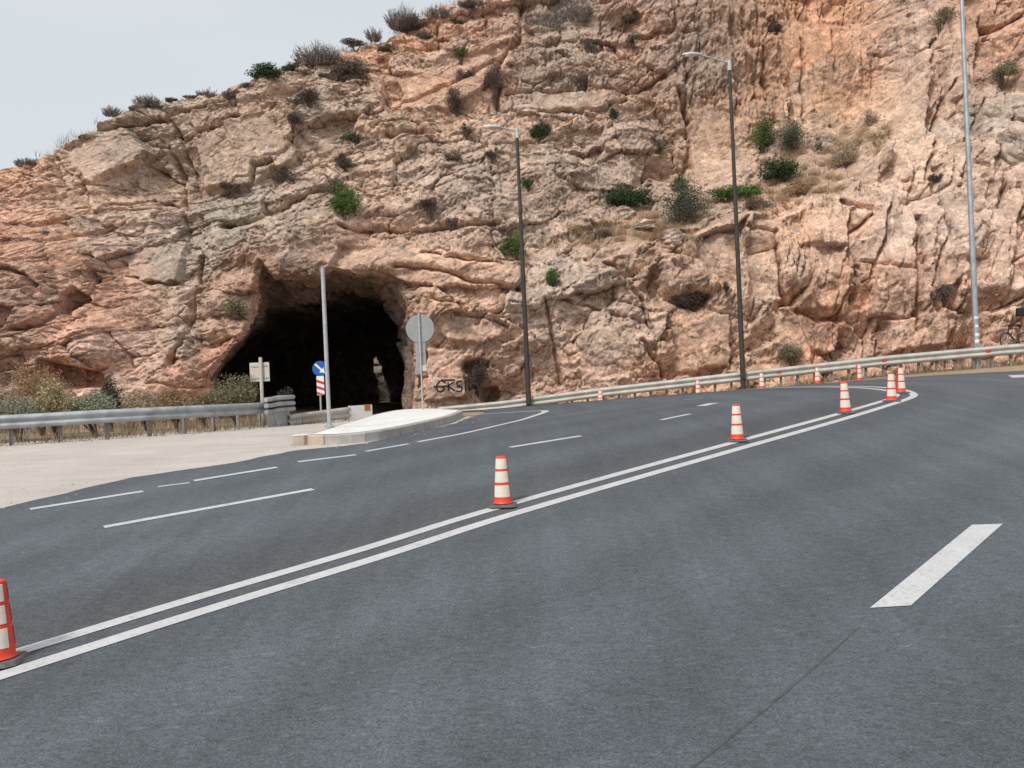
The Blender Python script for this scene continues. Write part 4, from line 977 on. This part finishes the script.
for s_ in (-1,1): b.tube([(.15,.045*s_,.68),(0,.05*s_,WR)], .013, 6)
b.tube([(.15,-.045,.68),(.15,.045,.68)], .016, 6); b.tube([HT,(.22,0,.98)], .015, 6); b.build('fork', M['blackmetal'], bike, True)
b = MB(); b.tube([(.27,-.31,1.0),(.20,-.12,.99),(.19,0,.98),(.20,.12,.99),(.27,.31,1.0)], .015, 8); b.build('handlebar', M['blackmetal'], bike, True)
b = MB(); b.tube([ST,(.72,0,.95)], .013, 6); b.build('seat_post', M['galv'], bike, True)
b = MB(); b.tube([(.58,0,.965),(.68,0,.975),(.80,0,.985),(.85,0,.985)], [.018,.035,.07,.055], 10); b.build('saddle', M['blackbag'], bike, True)
b = MB(); b.tube([(.58,-.07,.28),(.58,.07,.28)], .02, 8); b.tube([(.58,-.07,.28),(.72,-.08,.18)], .010, 6); b.tube([(.58,.07,.28),(.44,.08,.38)], .010, 6)
b.box((.73,-.12,.175), (.09,.08,.02)); b.box((.43,.12,.385), (.09,.08,.02)); b.build('cranks', M['blackmetal'], bike)
bike.rotation_euler = (math.radians(-6), 0, ang)
# bag hung behind the saddle
bp_ = at(1021.5, 312, by+.75)
import bmesh
bm = bmesh.new(); bmesh.ops.create_cube(bm, size=1)
for v in bm.verts: v.co.x *= .42; v.co.y *= .22; v.co.z *= .34; v.co.x *= (1-.18*(v.co.z > 0))
bmesh.ops.bevel(bm, geom=bm.edges[:], offset=.05, segments=3, affect='EDGES', profile=.6)
me = bpy.data.meshes.new('bag'); bm.to_mesh(me); bm.free()
bag = link('bag', me, M['blackbag'], smooth=True); bag.location = bp_; tag(bag, 'black bag hanging above the bicycle at the right edge', 'bag')

# ------------------------------------------------------------------ boulders
def boulder(px, py, r, label, sq=(1,.8,.7)):
    c0 = hit(px, py); bm = bmesh.new(); bmesh.ops.create_icosphere(bm, subdivisions=4, radius=1)
    s0 = random.random()*50
    for v in bm.verts:
        a = np.array(v.co); 
        q = np.array([a[0]*1.2+s0, a[1]*1.2+a[2]*.9]); 
        d = 1+.30*float(fbm(np.array([q[0]]), np.array([q[1]+a[2]]), 3, 4)[0])
        a = a*d; a = np.sign(a)*np.abs(a)**.8
        v.co = (a[0]*sq[0]*r, a[1]*sq[1]*r, a[2]*sq[2]*r)
    me = bpy.data.meshes.new('boulder'); bm.to_mesh(me); bm.free()
    o = link('boulder', me, M['boulder']); o.location = (c0[0], c0[1]+r*.1, c0[2]); o.rotation_euler = (.2, random.uniform(-.3,.3), random.uniform(0,6))
    tag(o, label, 'boulder', 'boulders on the rock ledge')
for q in [(625,214,.55,'pale rounded boulder just right of the low spreading green shrub on the ledge'),(645,225,.5,'flat pale boulder on the ledge slope left of the big dark bush',(1.5,.8,.45)),
 (672,238,.55,'pale boulder directly below the big dark bush'),(727,190,.35,'small pale boulder left of the green shrub behind the middle lamp post'),(735,213,.45,'grey boulder at the ledge edge just left of the middle lamp post'),
 (828,147,.6,'upright grey boulder at the top of the grassy ledge',(.5,.5,1.0)),(1012,150,.85,'pale slab of rock jutting out near the right edge',(.7,.6,1.0))]: boulder(*q)

# ------------------------------------------------------------------ shrubs
def foliage_mesh(name, w, d, h, nleaf, leaf, style, seed):
    r = np.random.default_rng(seed); nl = max(4, int(5+nleaf/220))
    cl = r.normal(0, .42, (nl, 3)); cl[:,2] = np.abs(cl[:,2])*1.0-.15; cl /= np.maximum(1, np.linalg.norm(cl, axis=1))[:,None]
    cs = r.uniform(.22, .50, nl)
    k = r.integers(0, nl, nleaf); dirs = r.normal(size=(nleaf,3)); dirs /= np.linalg.norm(dirs, axis=1)[:,None]
    p = cl[k]*.75+dirs*(cs[k]*r.random(nleaf)**.45)[:,None]
    p = p*np.array([w/2, d/2, h/2])*1.12
    if style == 'twig':      # thin branching spikes rising from the base
        nm = max(12, nleaf//26); a_ = r.uniform(0, 6.283, nm); q_ = np.sqrt(r.random(nm))
        b0 = np.stack([np.cos(a_)*q_*w*.36, np.sin(a_)*q_*d*.36, np.full(nm, -h*.62)], 1)
        dr_ = np.stack([b0[:,0]*1.0/w*1.6+r.normal(0,.22,nm), b0[:,1]*1.0/d*1.6+r.normal(0,.2,nm), np.ones(nm)], 1); dr_ /= np.linalg.norm(dr_, axis=1)[:,None]
        L_ = h*r.uniform(.45, 1.12, nm)*(1.1-.45*q_); ii = np.repeat(np.arange(nm), 10); tt_ = np.tile(np.linspace(.15, .95, 10), nm)
        P0 = b0[ii]+dr_[ii]*(L_[ii]*tt_)[:,None]; sd_ = dr_[ii]*.9+r.normal(0,.55,(len(ii),3)); sd_ /= np.linalg.norm(sd_, axis=1)[:,None]
        l2 = (L_[ii]*(.30-.18*tt_)+.05)*r.uniform(.6,1.4,len(ii))
        A0 = np.concatenate([b0, P0]); A1 = np.concatenate([b0+dr_*L_[:,None], P0+sd_*l2[:,None]]); wd = np.concatenate([np.full(nm,.026), np.full(len(ii),.016)])
        vv = A1-A0; sn = np.cross(vv, r.normal(size=vv.shape)); sn /= np.linalg.norm(sn, axis=1)[:,None]+1e-9; sn *= wd[:,None]
        V = np.stack([A0-sn, A0+sn, A1+sn*.25, A1-sn*.25], 1).reshape(-1,3); return np_mesh(name, V, np.arange(len(V)).reshape(-1,4))
    if style == 'spike':
        ax_ = np.stack([p[:,0]*.9, p[:,1]*.9, np.abs(r.normal(.6,.4,nleaf))*h*.6], 1)+r.normal(0,.12*h,(nleaf,3)); ln = leaf*r.uniform(1.5,4.5,nleaf); wd = leaf*.17
        p[:,2] -= h*.18
    else:
        ax_ = dirs+r.normal(0,.7,(nleaf,3)); ln = leaf*r.uniform(.7,1.5,nleaf); wd = leaf*.42
    ax_ /= np.linalg.norm(ax_, axis=1)[:,None]
    sd = np.cross(ax_, r.normal(size=(nleaf,3))); sd /= np.linalg.norm(sd, axis=1)[:,None]+1e-9
    A = p-ax_*ln[:,None]/2; B = p+sd*wd/2*1.0; C = p+ax_*ln[:,None]/2; Dp = p-sd*wd/2
    V = np.stack([A,B,C,Dp],1).reshape(-1,3); Fc = np.arange(nleaf*4).reshape(-1,4)
    return np_mesh(name, V, Fc)
def shrub(px, py, wpx, hpx, kind, label, where='cliff', y=None, group=None, name='shrub'):
    seed = int(px*31+py*7)
    if where == 'cliff':
        x, yy, z = hit(px, py); yy -= .12+.12*min(wpx, hpx)*yy/F*.5
    elif where == 'crest':
        x, yy, z = hit(px, py+hpx*.45); z += hpx*yy/F*(.33 if kind == 'grey' else .16); yy += .1
    else:
        x, yy, z = at(px, py, y)
    s = yy/F; w, h = wpx*s*(1.25 if where == 'cliff' else (.85 if where == 'crest' and kind == 'grey' else 1)), hpx*s*(1.25 if where == 'cliff' else (.60 if where == 'crest' and kind == 'grey' else .9)); d = min(w, h)*1.0
    style = 'twig' if kind == 'grey' else 'leaf'; dry = kind not in ('green','dark')
    n_ = int(np.clip(wpx*hpx*(5.0 if dry else 3.4), 420, 7000)); leaf = .085 if style == 'twig' else (.075 if dry else .10)
    leaf *= 1.15 if wpx > 30 else .95
    zb_ = z-h/2
    if where == 'ground':
        zb_ = float(ground(x, yy)); tp_ = z+h/2; h = tp_-zb_+.1; z = zb_+h/2-.05; d = min(w, h); n_ = int(min(9000, n_*2.2)); leaf = .06
    t = empty(name, (x, yy-.15*d, zb_)); tag(t, label, 'shrub', group)
    cz_ = z-zb_
    me = foliage_mesh('foliage', w, d, h, n_, leaf, style, seed); fo = link('foliage', me, LEAF[kind], t); fo.location = (0, 0, cz_)
    b = MB(); rr = random.Random(seed)
    for k in range((7 if wpx > 16 else 5) if where != 'crest' else 3):
        ex, ey, ez = rr.uniform(-.42,.42)*w, rr.uniform(-.3,.3)*d, cz_+rr.uniform(-.1,.42)*h
        b.tube([(rr.uniform(-.05,.05)*w, .12*d+.05, -.08), (ex*.4, ey*.4, ez*.5), (ex, ey, ez)], [.030,.020,.006], 5)
        if kind == 'grey':
            for q in range(0 if where == 'crest' else 3): b.tube([(ex*.7, ey*.7, ez*.75), (ex+rr.uniform(-.25,.25)*w, ey, ez+rr.uniform(.05,.35)*h)], [.014,.004], 4)
    b.build('stem', M['stem'], t)
    return t
CLIFF_SH = [
 (309,100,27,22,'dkbrown','dark dry bush on the upper face, upper of two below the skyline'),(294,122,22,17,'dkbrown','dark dry bush just below and left of another on the upper face'),
 (233,187,18,12,'dkbrown','small round dry bush on the smooth upper left face'),(286,178,20,19,'dkbrown','dry bush growing at the mouth of a small hollow on the upper left face'),
 (345,165,20,22,'dkbrown','dry dark bush directly above the bright green shrub over the tunnel'),(346,206,30,36,'green','bright green shrub hanging on the face above the tunnel'),
 (336,192,22,20,'brown','withered brown growth draped at the upper left of the bright green shrub'),(432,207,22,20,'dkbrown','dry dark bush on the face right of the bright green shrub'),
 (452,225,14,12,'brown','tiny dry bush just below right of the dark bush above the tunnel'),(456,106,22,30,'dkbrown','tall dry bush clump on the upper middle face'),
 (467,77,20,14,'dkbrown','low dry bush above the tall dry clump on the upper middle face'),(461,56,13,14,'green','little green shrub on the pink slab near the skyline'),
 (494,82,20,36,'brown','dry vegetation strip hanging in the cleft beside the grey recess'),(540,135,28,18,'dark','dark green shrub just right of the farthest lamp head'),
 (579,82,24,15,'brown','low brown bush on the horizontal ledges of the upper middle face'),(614,117,9,13,'dark','tiny dark green tuft below the horizontal ledges'),
 (467,132,12,12,'dkbrown','small dry bush left of the farthest lamp head'),(492,155,12,11,'dkbrown','small dry bush below the farthest lamp arm'),(452,160,20,13,'brown','flat dry bush left of the farthest lamp post'),
 (528,186,14,11,'dark','small dark green tuft right beside the farthest lamp shaft'),(516,251,25,29,'green','green shrub hanging behind the farthest lamp post'),
 (551,280,16,24,'green','narrow green shrub right of the farthest lamp post'),(620,202,52,28,'dark','low spreading dark green shrub on the ledge between the two dark lamp posts'),
 (682,216,46,56,'slate','largest bush on the ledge, dark grey green, left of the middle lamp post'),(678,188,16,18,'green','green shoot rising from the top of the largest ledge bush'),
 (737,196,52,18,'green','long low green shrub behind the middle lamp post'),(761,141,28,34,'green','fresh green shrub at the foot of the orange wall'),
 (786,142,30,32,'slate','dark bush touching the fresh green shrub at the foot of the orange wall'),(780,176,38,28,'dark','dark green bush below the fresh green shrub on the ledge'),
 (819,148,11,15,'olive','small olive tuft beside the upright grey boulder'),(933,181,12,14,'dkbrown','dark tuft filling a hole in the right buttress'),
 (941,294,24,20,'brown','dry brown bush left of the pale lamp post'),(725,288,10,10,'dkbrown','tiny dry tuft left of the middle lamp shaft'),(790,354,24,24,'olive','olive weeds at the cliff foot behind the guardrail, right of the middle lamp post'),
 (690,300,40,22,'brown','brown dry growth in the shallow hollow left of the middle lamp post'),(625,21,24,14,'brown','brown bush near the top of the picture on the upper wall'),
 (632,43,12,10,'dark','tiny dark tuft below the top brown bush'),(593,47,20,12,'brown','thin dry growth on the grey upper recess'),(545,25,34,26,'grey','grey dead growth in the grey upper recess'),
 (575,10,26,20,'grey','grey dead growth highest in the grey upper recess'),(240,310,19,22,'olive','olive shrub clinging to the rock at the left of the tunnel mouth'),
 (480,377,20,30,'dkbrown','black withered growth in the hollow beside the graffiti'),(355,140,26,14,'slate','grey green shrub in the cleft above the tall crack'),(775,30,20,14,'dkbrown','dry dark growth at the top of the fluted wall'),
 (937,22,22,24,'olive','olive dry bush at the top left of the right buttress'), (662,238,30,20,'rust','rusty dry brush on the ledge below the largest dark bush'),(797,192,32,20,'rust','rusty dry brush on the ledge right of the middle lamp post'),
 (842,160,28,24,'tan','pale tan brush high on the grassy ledge'),(758,207,28,16,'brown','brown brush at the bench edge just right of the middle lamp post'),(600,236,26,14,'brown','low brown brush at the left end of the ledge'),(868,122,16,18,'tan','tan brush in the gully at the top end of the ledge'),
 (1000,75,26,22,'olive','olive dry bush in the recess at the upper right'),(658,150,16,14,'brown','small dry bush on the wall above the largest ledge bush')]
for q in CLIFF_SH: shrub(*q, group='shrubs growing on the cliff face')
CREST_SH = [(26,159,38,14,'grey','bare grey twiggy bush on the skyline at the far left'),(112,108,24,16,'grey','bare pale twiggy bush on the skyline left of a darker one'),(147,97,34,19,'grey','spreading bare bush on the left skyline'),
 (171,97,18,9,'dkbrown','low dark bush on the skyline right of the spreading bare bush'),(206,90,26,15,'grey','faint grey bush on the skyline middle left'),(232,92,22,16,'brown','brown bush just under the skyline left of the dark green one'),
 (265,68,38,20,'dark','dark green bush on the skyline'),(290,64,24,16,'slate','grey green bush on the skyline right of the dark green bush'),(318,48,58,36,'grey','largest spiky grey bush on the skyline'),
 (352,62,44,28,'brown','brown bush just under the largest spiky skyline bush'),(355,40,30,14,'dkbrown','dark low bush on the skyline right of the largest spiky bush'),(374,30,18,22,'grey','small bare twiggy bush on the skyline between two larger clumps'),
 (402,12,34,36,'grey','tall bare twiggy bush on the upper skyline'),(414,20,30,24,'dkbrown','dark brown bush at the foot of the tall bare skyline bush'),(438,8,32,20,'grey','grey bush highest on the skyline'),(345,75,30,16,'dkbrown','dark bush lying below the skyline under the brown one'),(360,78,26,16,'dkbrown','dark bush right beside another below the skyline'),(470,0,30,18,'brown','brown bush where the skyline leaves the picture')]
CREST_SH += [(388,46,26,14,'brown','low brown scrub on the slope under the tall bare skyline bush'),(424,32,26,14,'brown','low brown scrub below the dark bush near the top of the skyline'),(456,18,26,14,'brown','low brown scrub near the top of the skyline, below the highest grey bush'),
 (325,73,24,12,'brown','low brown scrub under the left half of the largest spiky skyline bush'),(190,95,18,8,'brown','tiny low scrub on the middle left skyline'),(250,84,20,9,'brown','tiny low scrub just left under the dark green skyline bush')]
for q in CREST_SH: shrub(*q, where='crest', group='shrubs along the skyline')
ROAD_SH = [(236,392,46,42,'olive','round olive bush at the end of the left guardrail by the tunnel',25.8),(18,406,52,30,'greygreen','grey green bush behind the guardrail at the left edge',21.5),(42,384,60,44,'rust','rusty dry bush against the rock at the left edge',24.5),
 (55,398,46,36,'yellow','yellow green bush behind the left guardrail',22.8),(95,400,54,28,'greygreen','pale grey bush behind the middle of the left guardrail',23.2),(110,388,26,28,'slate','dark bush behind the pale grey bush at the left guardrail',25.2),
 (144,402,36,30,'tan','tan dry bush behind the left guardrail below the pink rock',25.0),(175,400,34,32,'rust','rusty dry bush left of the round olive bush',26.2),(205,404,30,26,'olive','low olive bush tucked beside the round olive bush',25.4),(-30,400,60,44,'olive','olive bush beyond the left edge behind the guardrail',21.5),
 (285,398,18,16,'dkbrown','small dark weeds below the pale rectangular sign',27.3)]
for (px, py, w, h, k, lab, y) in ROAD_SH: shrub(px, py, w, h, k, lab, 'ground', y, 'roadside shrubs behind the left guardrail')

# dry grass: on the ledge, under the rails, at the cliff foot
def grass(name, spots, mat_, label, blade=.26):
    V = []; r = np.random.default_rng(5)
    for (x, y, z, n_, sx, sy) in spots:
        px_ = x+r.normal(0, sx, n_); py_ = y+r.normal(0, sy, n_)
        hgt = blade*r.uniform(.5, 1.5, n_); a = r.uniform(0, 6.28, n_); ln = r.normal(0, .35, (n_, 2))*hgt[:,None]
        zz = z(px_, py_) if callable(z) else np.full(n_, z)
        wv = np.stack([np.cos(a), np.sin(a), a*0], 1)*.010
        b0 = np.stack([px_, py_, zz], 1); tp_ = b0+np.stack([ln[:,0], ln[:,1], hgt], 1)
        V.append(np.stack([b0-wv, b0+wv, tp_], 1).reshape(-1, 3))
    V = np.concatenate(V); o = link(name, np_mesh(name, V, np.arange(len(V)).reshape(-1, 3)), mat_)
    return tag(o, label, 'grass', kind='stuff')
gsp = []
for (px, py, sx, n_) in [(655,236,.55,900),(640,222,.5,600),(800,188,.7,1200),(815,180,.6,900),(845,150,.7,1000),(838,165,.6,800),(785,200,.5,700),(600,230,.8,700),(575,238,.7,600),(768,205,.5,600),(860,135,.5,500),(700,225,.4,400),(665,228,.4,500),(720,205,.6,700),(750,190,.6,700),(775,165,.6,700),(620,232,.8,700),(590,245,.8,600),(805,150,.6,800),(880,140,.3,300),(690,240,.5,500),(825,195,.5,600)]:
    x, y, z = hit(px, py)
    for k in range(8):
        xx = x+random.gauss(0, sx); zz = z+random.gauss(0, .28); yy = float(Dfin(np.array([xx]), np.array([zz]))[0]); gsp.append((xx, yy, zz, n_//8, .14, .12))
grass('dry_grass', gsp, leafmat('straw_grass', (.34,.235,.14), .35), 'dry tan grass growing on the rock ledge')
rsp = []
for x in np.arange(-21, 0, .30):
    if random.random() < .8:
        zt_ = float(np.interp(x, xs, zc)); y0_ = float(dep[-1, min(NX-1, int((x-xs[0])/(xs[1]-xs[0])))]); rsp.append((x, y0_+random.uniform(-.3,.5), zt_-.05, random.choice((30,60,110)), .25, .2))
grass('ridge_grass', rsp, leafmat('grey_straw', (.26,.21,.165), .4), 'thin dry grass along the top edge of the cliff', .30)
G = lambda a, b: ground(a, b)
sp2_ = []
for i in range(0, len(lp), 1): sp2_.append((lp[i,0]-.3, lp[i,1]+.8, G, 90, .35, .5))
for x in np.arange(-17, -6, .45): sp2_.append((x, 27.5+random.uniform(-2, 3), G, 110, .4, .6))
for x in np.arange(12, 24, .4): sp2_.append((x, float(rail_y(x))+.4, G, 45, .3, .4))
for x in np.arange(2, 12, .6): sp2_.append((x, float(rail_y(x))+.7, G, 25, .3, .3))
grass('roadside_grass', sp2_, leafmat('roadside_straw', (.25,.19,.125), .5), 'dry yellowish grass and weeds along the guardrails', .30)

# stones and litter along the gravel edge
bst = MB(); rr = random.Random(3)
pebV = []; pebF = []
for i in range(420):
    k = rr.random(); j = rr.randrange(len(lp)); x = lp[j,0]+rr.gauss(0,.4); y = lp[j,1]-rr.random()**2*1.6+.3; z = float(ground(x,y)); s_ = rr.uniform(.015,.06)
    bb = len(pebV); pebV += [(x+s_*rr.uniform(.6,1.2)*a, y+s_*rr.uniform(.6,1.2)*c_, z+s_*rr.uniform(.5,.9)*d_) for a, c_, d_ in ((1,0,0),(0,1,0),(-1,0,0),(0,-1,0),(0,0,1))]
    pebF += [(bb,bb+1,bb+4),(bb+1,bb+2,bb+4),(bb+2,bb+3,bb+4),(bb+3,bb,bb+4)]
tag(link('roadside_stones', np_mesh('roadside_stones', np.array(pebV), np.array(pebF)), M['boulder']), 'small loose stones along the edge of the gravel lay-by', 'stones', kind='stuff')

pebV = []; pebF = []
for i in range(700):
    j = rr.randrange(len(ga)); x = ga[j,0]-.25+rr.gauss(0,.35)-abs(rr.gauss(0,.5)); y = ga[j,1]+.3+rr.gauss(0,.3); z = float(ground(x,y))+.003; s_ = rr.uniform(.008,.032)
    bb = len(pebV); pebV += [(x+s_*rr.uniform(.6,1.2)*a, y+s_*rr.uniform(.6,1.2)*c_, z+s_*rr.uniform(.5,.9)*d_) for a, c_, d_ in ((1,0,0),(0,1,0),(-1,0,0),(0,-1,0),(0,0,1))]
    pebF += [(bb,bb+1,bb+4),(bb+1,bb+2,bb+4),(bb+2,bb+3,bb+4),(bb+3,bb,bb+4)]
tag(link('gravel_chips', np_mesh('gravel_chips', np.array(pebV), np.array(pebF)), M['boulder']), 'small gravel chips strewn along the edge of the asphalt', 'gravel', kind='stuff')

# ------------------------------------------------------------------ graffiti, draped on the stone
def graffiti(strokes, material, label, w=1.0, name='graffiti'):
    V = []; Fc = []
    for st in strokes:
        p = catmull(np.array(st, float), 1.0)
        d = np.gradient(p, axis=0); d /= np.linalg.norm(d, axis=1)[:,None]+1e-9; nr = np.stack([-d[:,1], d[:,0]], 1)*w/2
        b0 = len(V)
        for a, nn_ in zip(p, nr):
            for s_ in (1, -1):
                h = hit(a[0]+s_*nn_[0], a[1]+s_*nn_[1]); V.append((h[0], h[1]-.035, h[2]))
        for i in range(len(p)-1): Fc.append((b0+2*i, b0+2*i+1, b0+2*i+3, b0+2*i+2))
    o = link(name, np_mesh(name, np.array(V), np.array(Fc)), material); return tag(o, label, 'graffiti')
S1 = [[(446,383),(441,381),(437,385),(438,391),(443,391),(444,387),(441,387)], [(448,382),(449,391)],[(454,382),(449,386),(455,391)], [(462,381),(457,382),(458,386),(462,387),(461,391),(456,391)], [(465,381),(466,391)], [(470,391),(468,381)],[(434,387),(448,386)],[(441,380),(455,380)]]
graffiti(S1, M['spray'], 'black spray painted letters on the rock right of the tunnel', 1.5)
graffiti([[(471,389),(474,386),(478,387),(479,391),(474,392),(471,389)],[(473,388),(478,389)]], M['spraypurple'], 'small purple spray painted patch beside the black letters', 1.6)
def scr(x0, y0, s): return [[(x0+a*s, y0+b*s) for a, b in q] for q in ([(0,0),(3,-2),(5,3),(2,6),(0,3)], [(8,-3),(8,6)], [(8,1),(12,-1),(12,6)], [(15,5),(17,-3),(20,5)], [(16,2),(19,2)], [(23,-2),(23,5),(26,5)], [(28,-2),(31,-2),(29,1),(32,4),(28,5)])]
graffiti(scr(808,333,.75), M['spraygrey'], 'faded grey spray painted letters low on the rock right of the middle lamp post', 1.0)
graffiti(scr(880,332,.8), M['spraygrey'], 'faded grey spray painted letters low on the rock above the pair of cones', 1.0)

# ------------------------------------------------------------------ light, sky, camera
SUN_EL, SUN_AZ = 47.0, 212.0     # azimuth clockwise from +Y (north): behind the camera, to its left
w = bpy.data.worlds.new('World'); scene.world = w; w.use_nodes = True; nt = w.node_tree
bg = nt.nodes['Background']; sky = nt.nodes.new('ShaderNodeTexSky'); sky.sky_type = 'NISHITA'; sky.sun_disc = False
sky.sun_elevation = math.radians(SUN_EL); sky.sun_rotation = math.radians(SUN_AZ); sky.air_density = 1.0; sky.dust_density = 4.0; sky.ozone_density = 1.0; sky.altitude = 50
hs = nt.nodes.new('ShaderNodeHueSaturation'); hs.inputs['Saturation'].default_value = .35; nt.links.new(sky.outputs['Color'], hs.inputs['Color'])
tcw = nt.nodes.new('ShaderNodeTexCoord'); nz = nt.nodes.new('ShaderNodeTexNoise'); nz.inputs['Scale'].default_value = 1.6; nz.inputs['Detail'].default_value = 5
mpw = nt.nodes.new('ShaderNodeMapping'); mpw.inputs['Scale'].default_value = (1,1,3); nt.links.new(tcw.outputs['Generated'], mpw.inputs['Vector']); nt.links.new(mpw.outputs['Vector'], nz.inputs['Vector'])
rp_ = nt.nodes.new('ShaderNodeValToRGB'); rp_.color_ramp.elements[0].position = .3; rp_.color_ramp.elements[1].position = .7
rp_.color_ramp.elements[0].color = (3.55,3.87,4.12,1); rp_.color_ramp.elements[1].color = (3.95,4.17,4.30,1); nt.links.new(nz.outputs['Fac'], rp_.inputs['Fac'])
mx = nt.nodes.new('ShaderNodeMix'); mx.data_type = 'RGBA'; mx.inputs[0].default_value = .80
nt.links.new(hs.outputs['Color'], mx.inputs[6]); nt.links.new(rp_.outputs['Color'], mx.inputs[7]); nt.links.new(mx.outputs[2], bg.inputs['Color'])
bg.inputs['Strength'].default_value = .11
sl = bpy.data.lights.new('sun', 'SUN'); sl.energy = 1.5; sl.angle = math.radians(10); sl.color = (1,.95,.88)
so_ = bpy.data.objects.new('sun', sl); COL.objects.link(so_)
el, az = math.radians(SUN_EL), math.radians(SUN_AZ)
from mathutils import Vector, Matrix
dv = Vector((math.sin(az)*math.cos(el), math.cos(az)*math.cos(el), math.sin(el)))
so_.rotation_euler = dv.to_track_quat('Z', 'Y').to_euler(); so_.location = (-20,-20,40)
cam = bpy.data.cameras.new('camera'); co = bpy.data.objects.new('camera', cam); COL.objects.link(co)
cam.sensor_width = 36; cam.lens = F/1024*36; cam.clip_start = .1; cam.clip_end = 3000
co.matrix_world = Matrix.Translation((0,0,EYE)) @ Matrix.Rotation(math.radians(90), 4, 'X') @ Matrix.Rotation(-ROLL, 4, 'Z')
scene.camera = co
vs_ = scene.view_settings; vs_.view_transform = 'Standard'; vs_.look = 'None'; vs_.exposure = .8; vs_.gamma = 1
scene.cycles.max_bounces = 6; scene.cycles.use_denoising = True
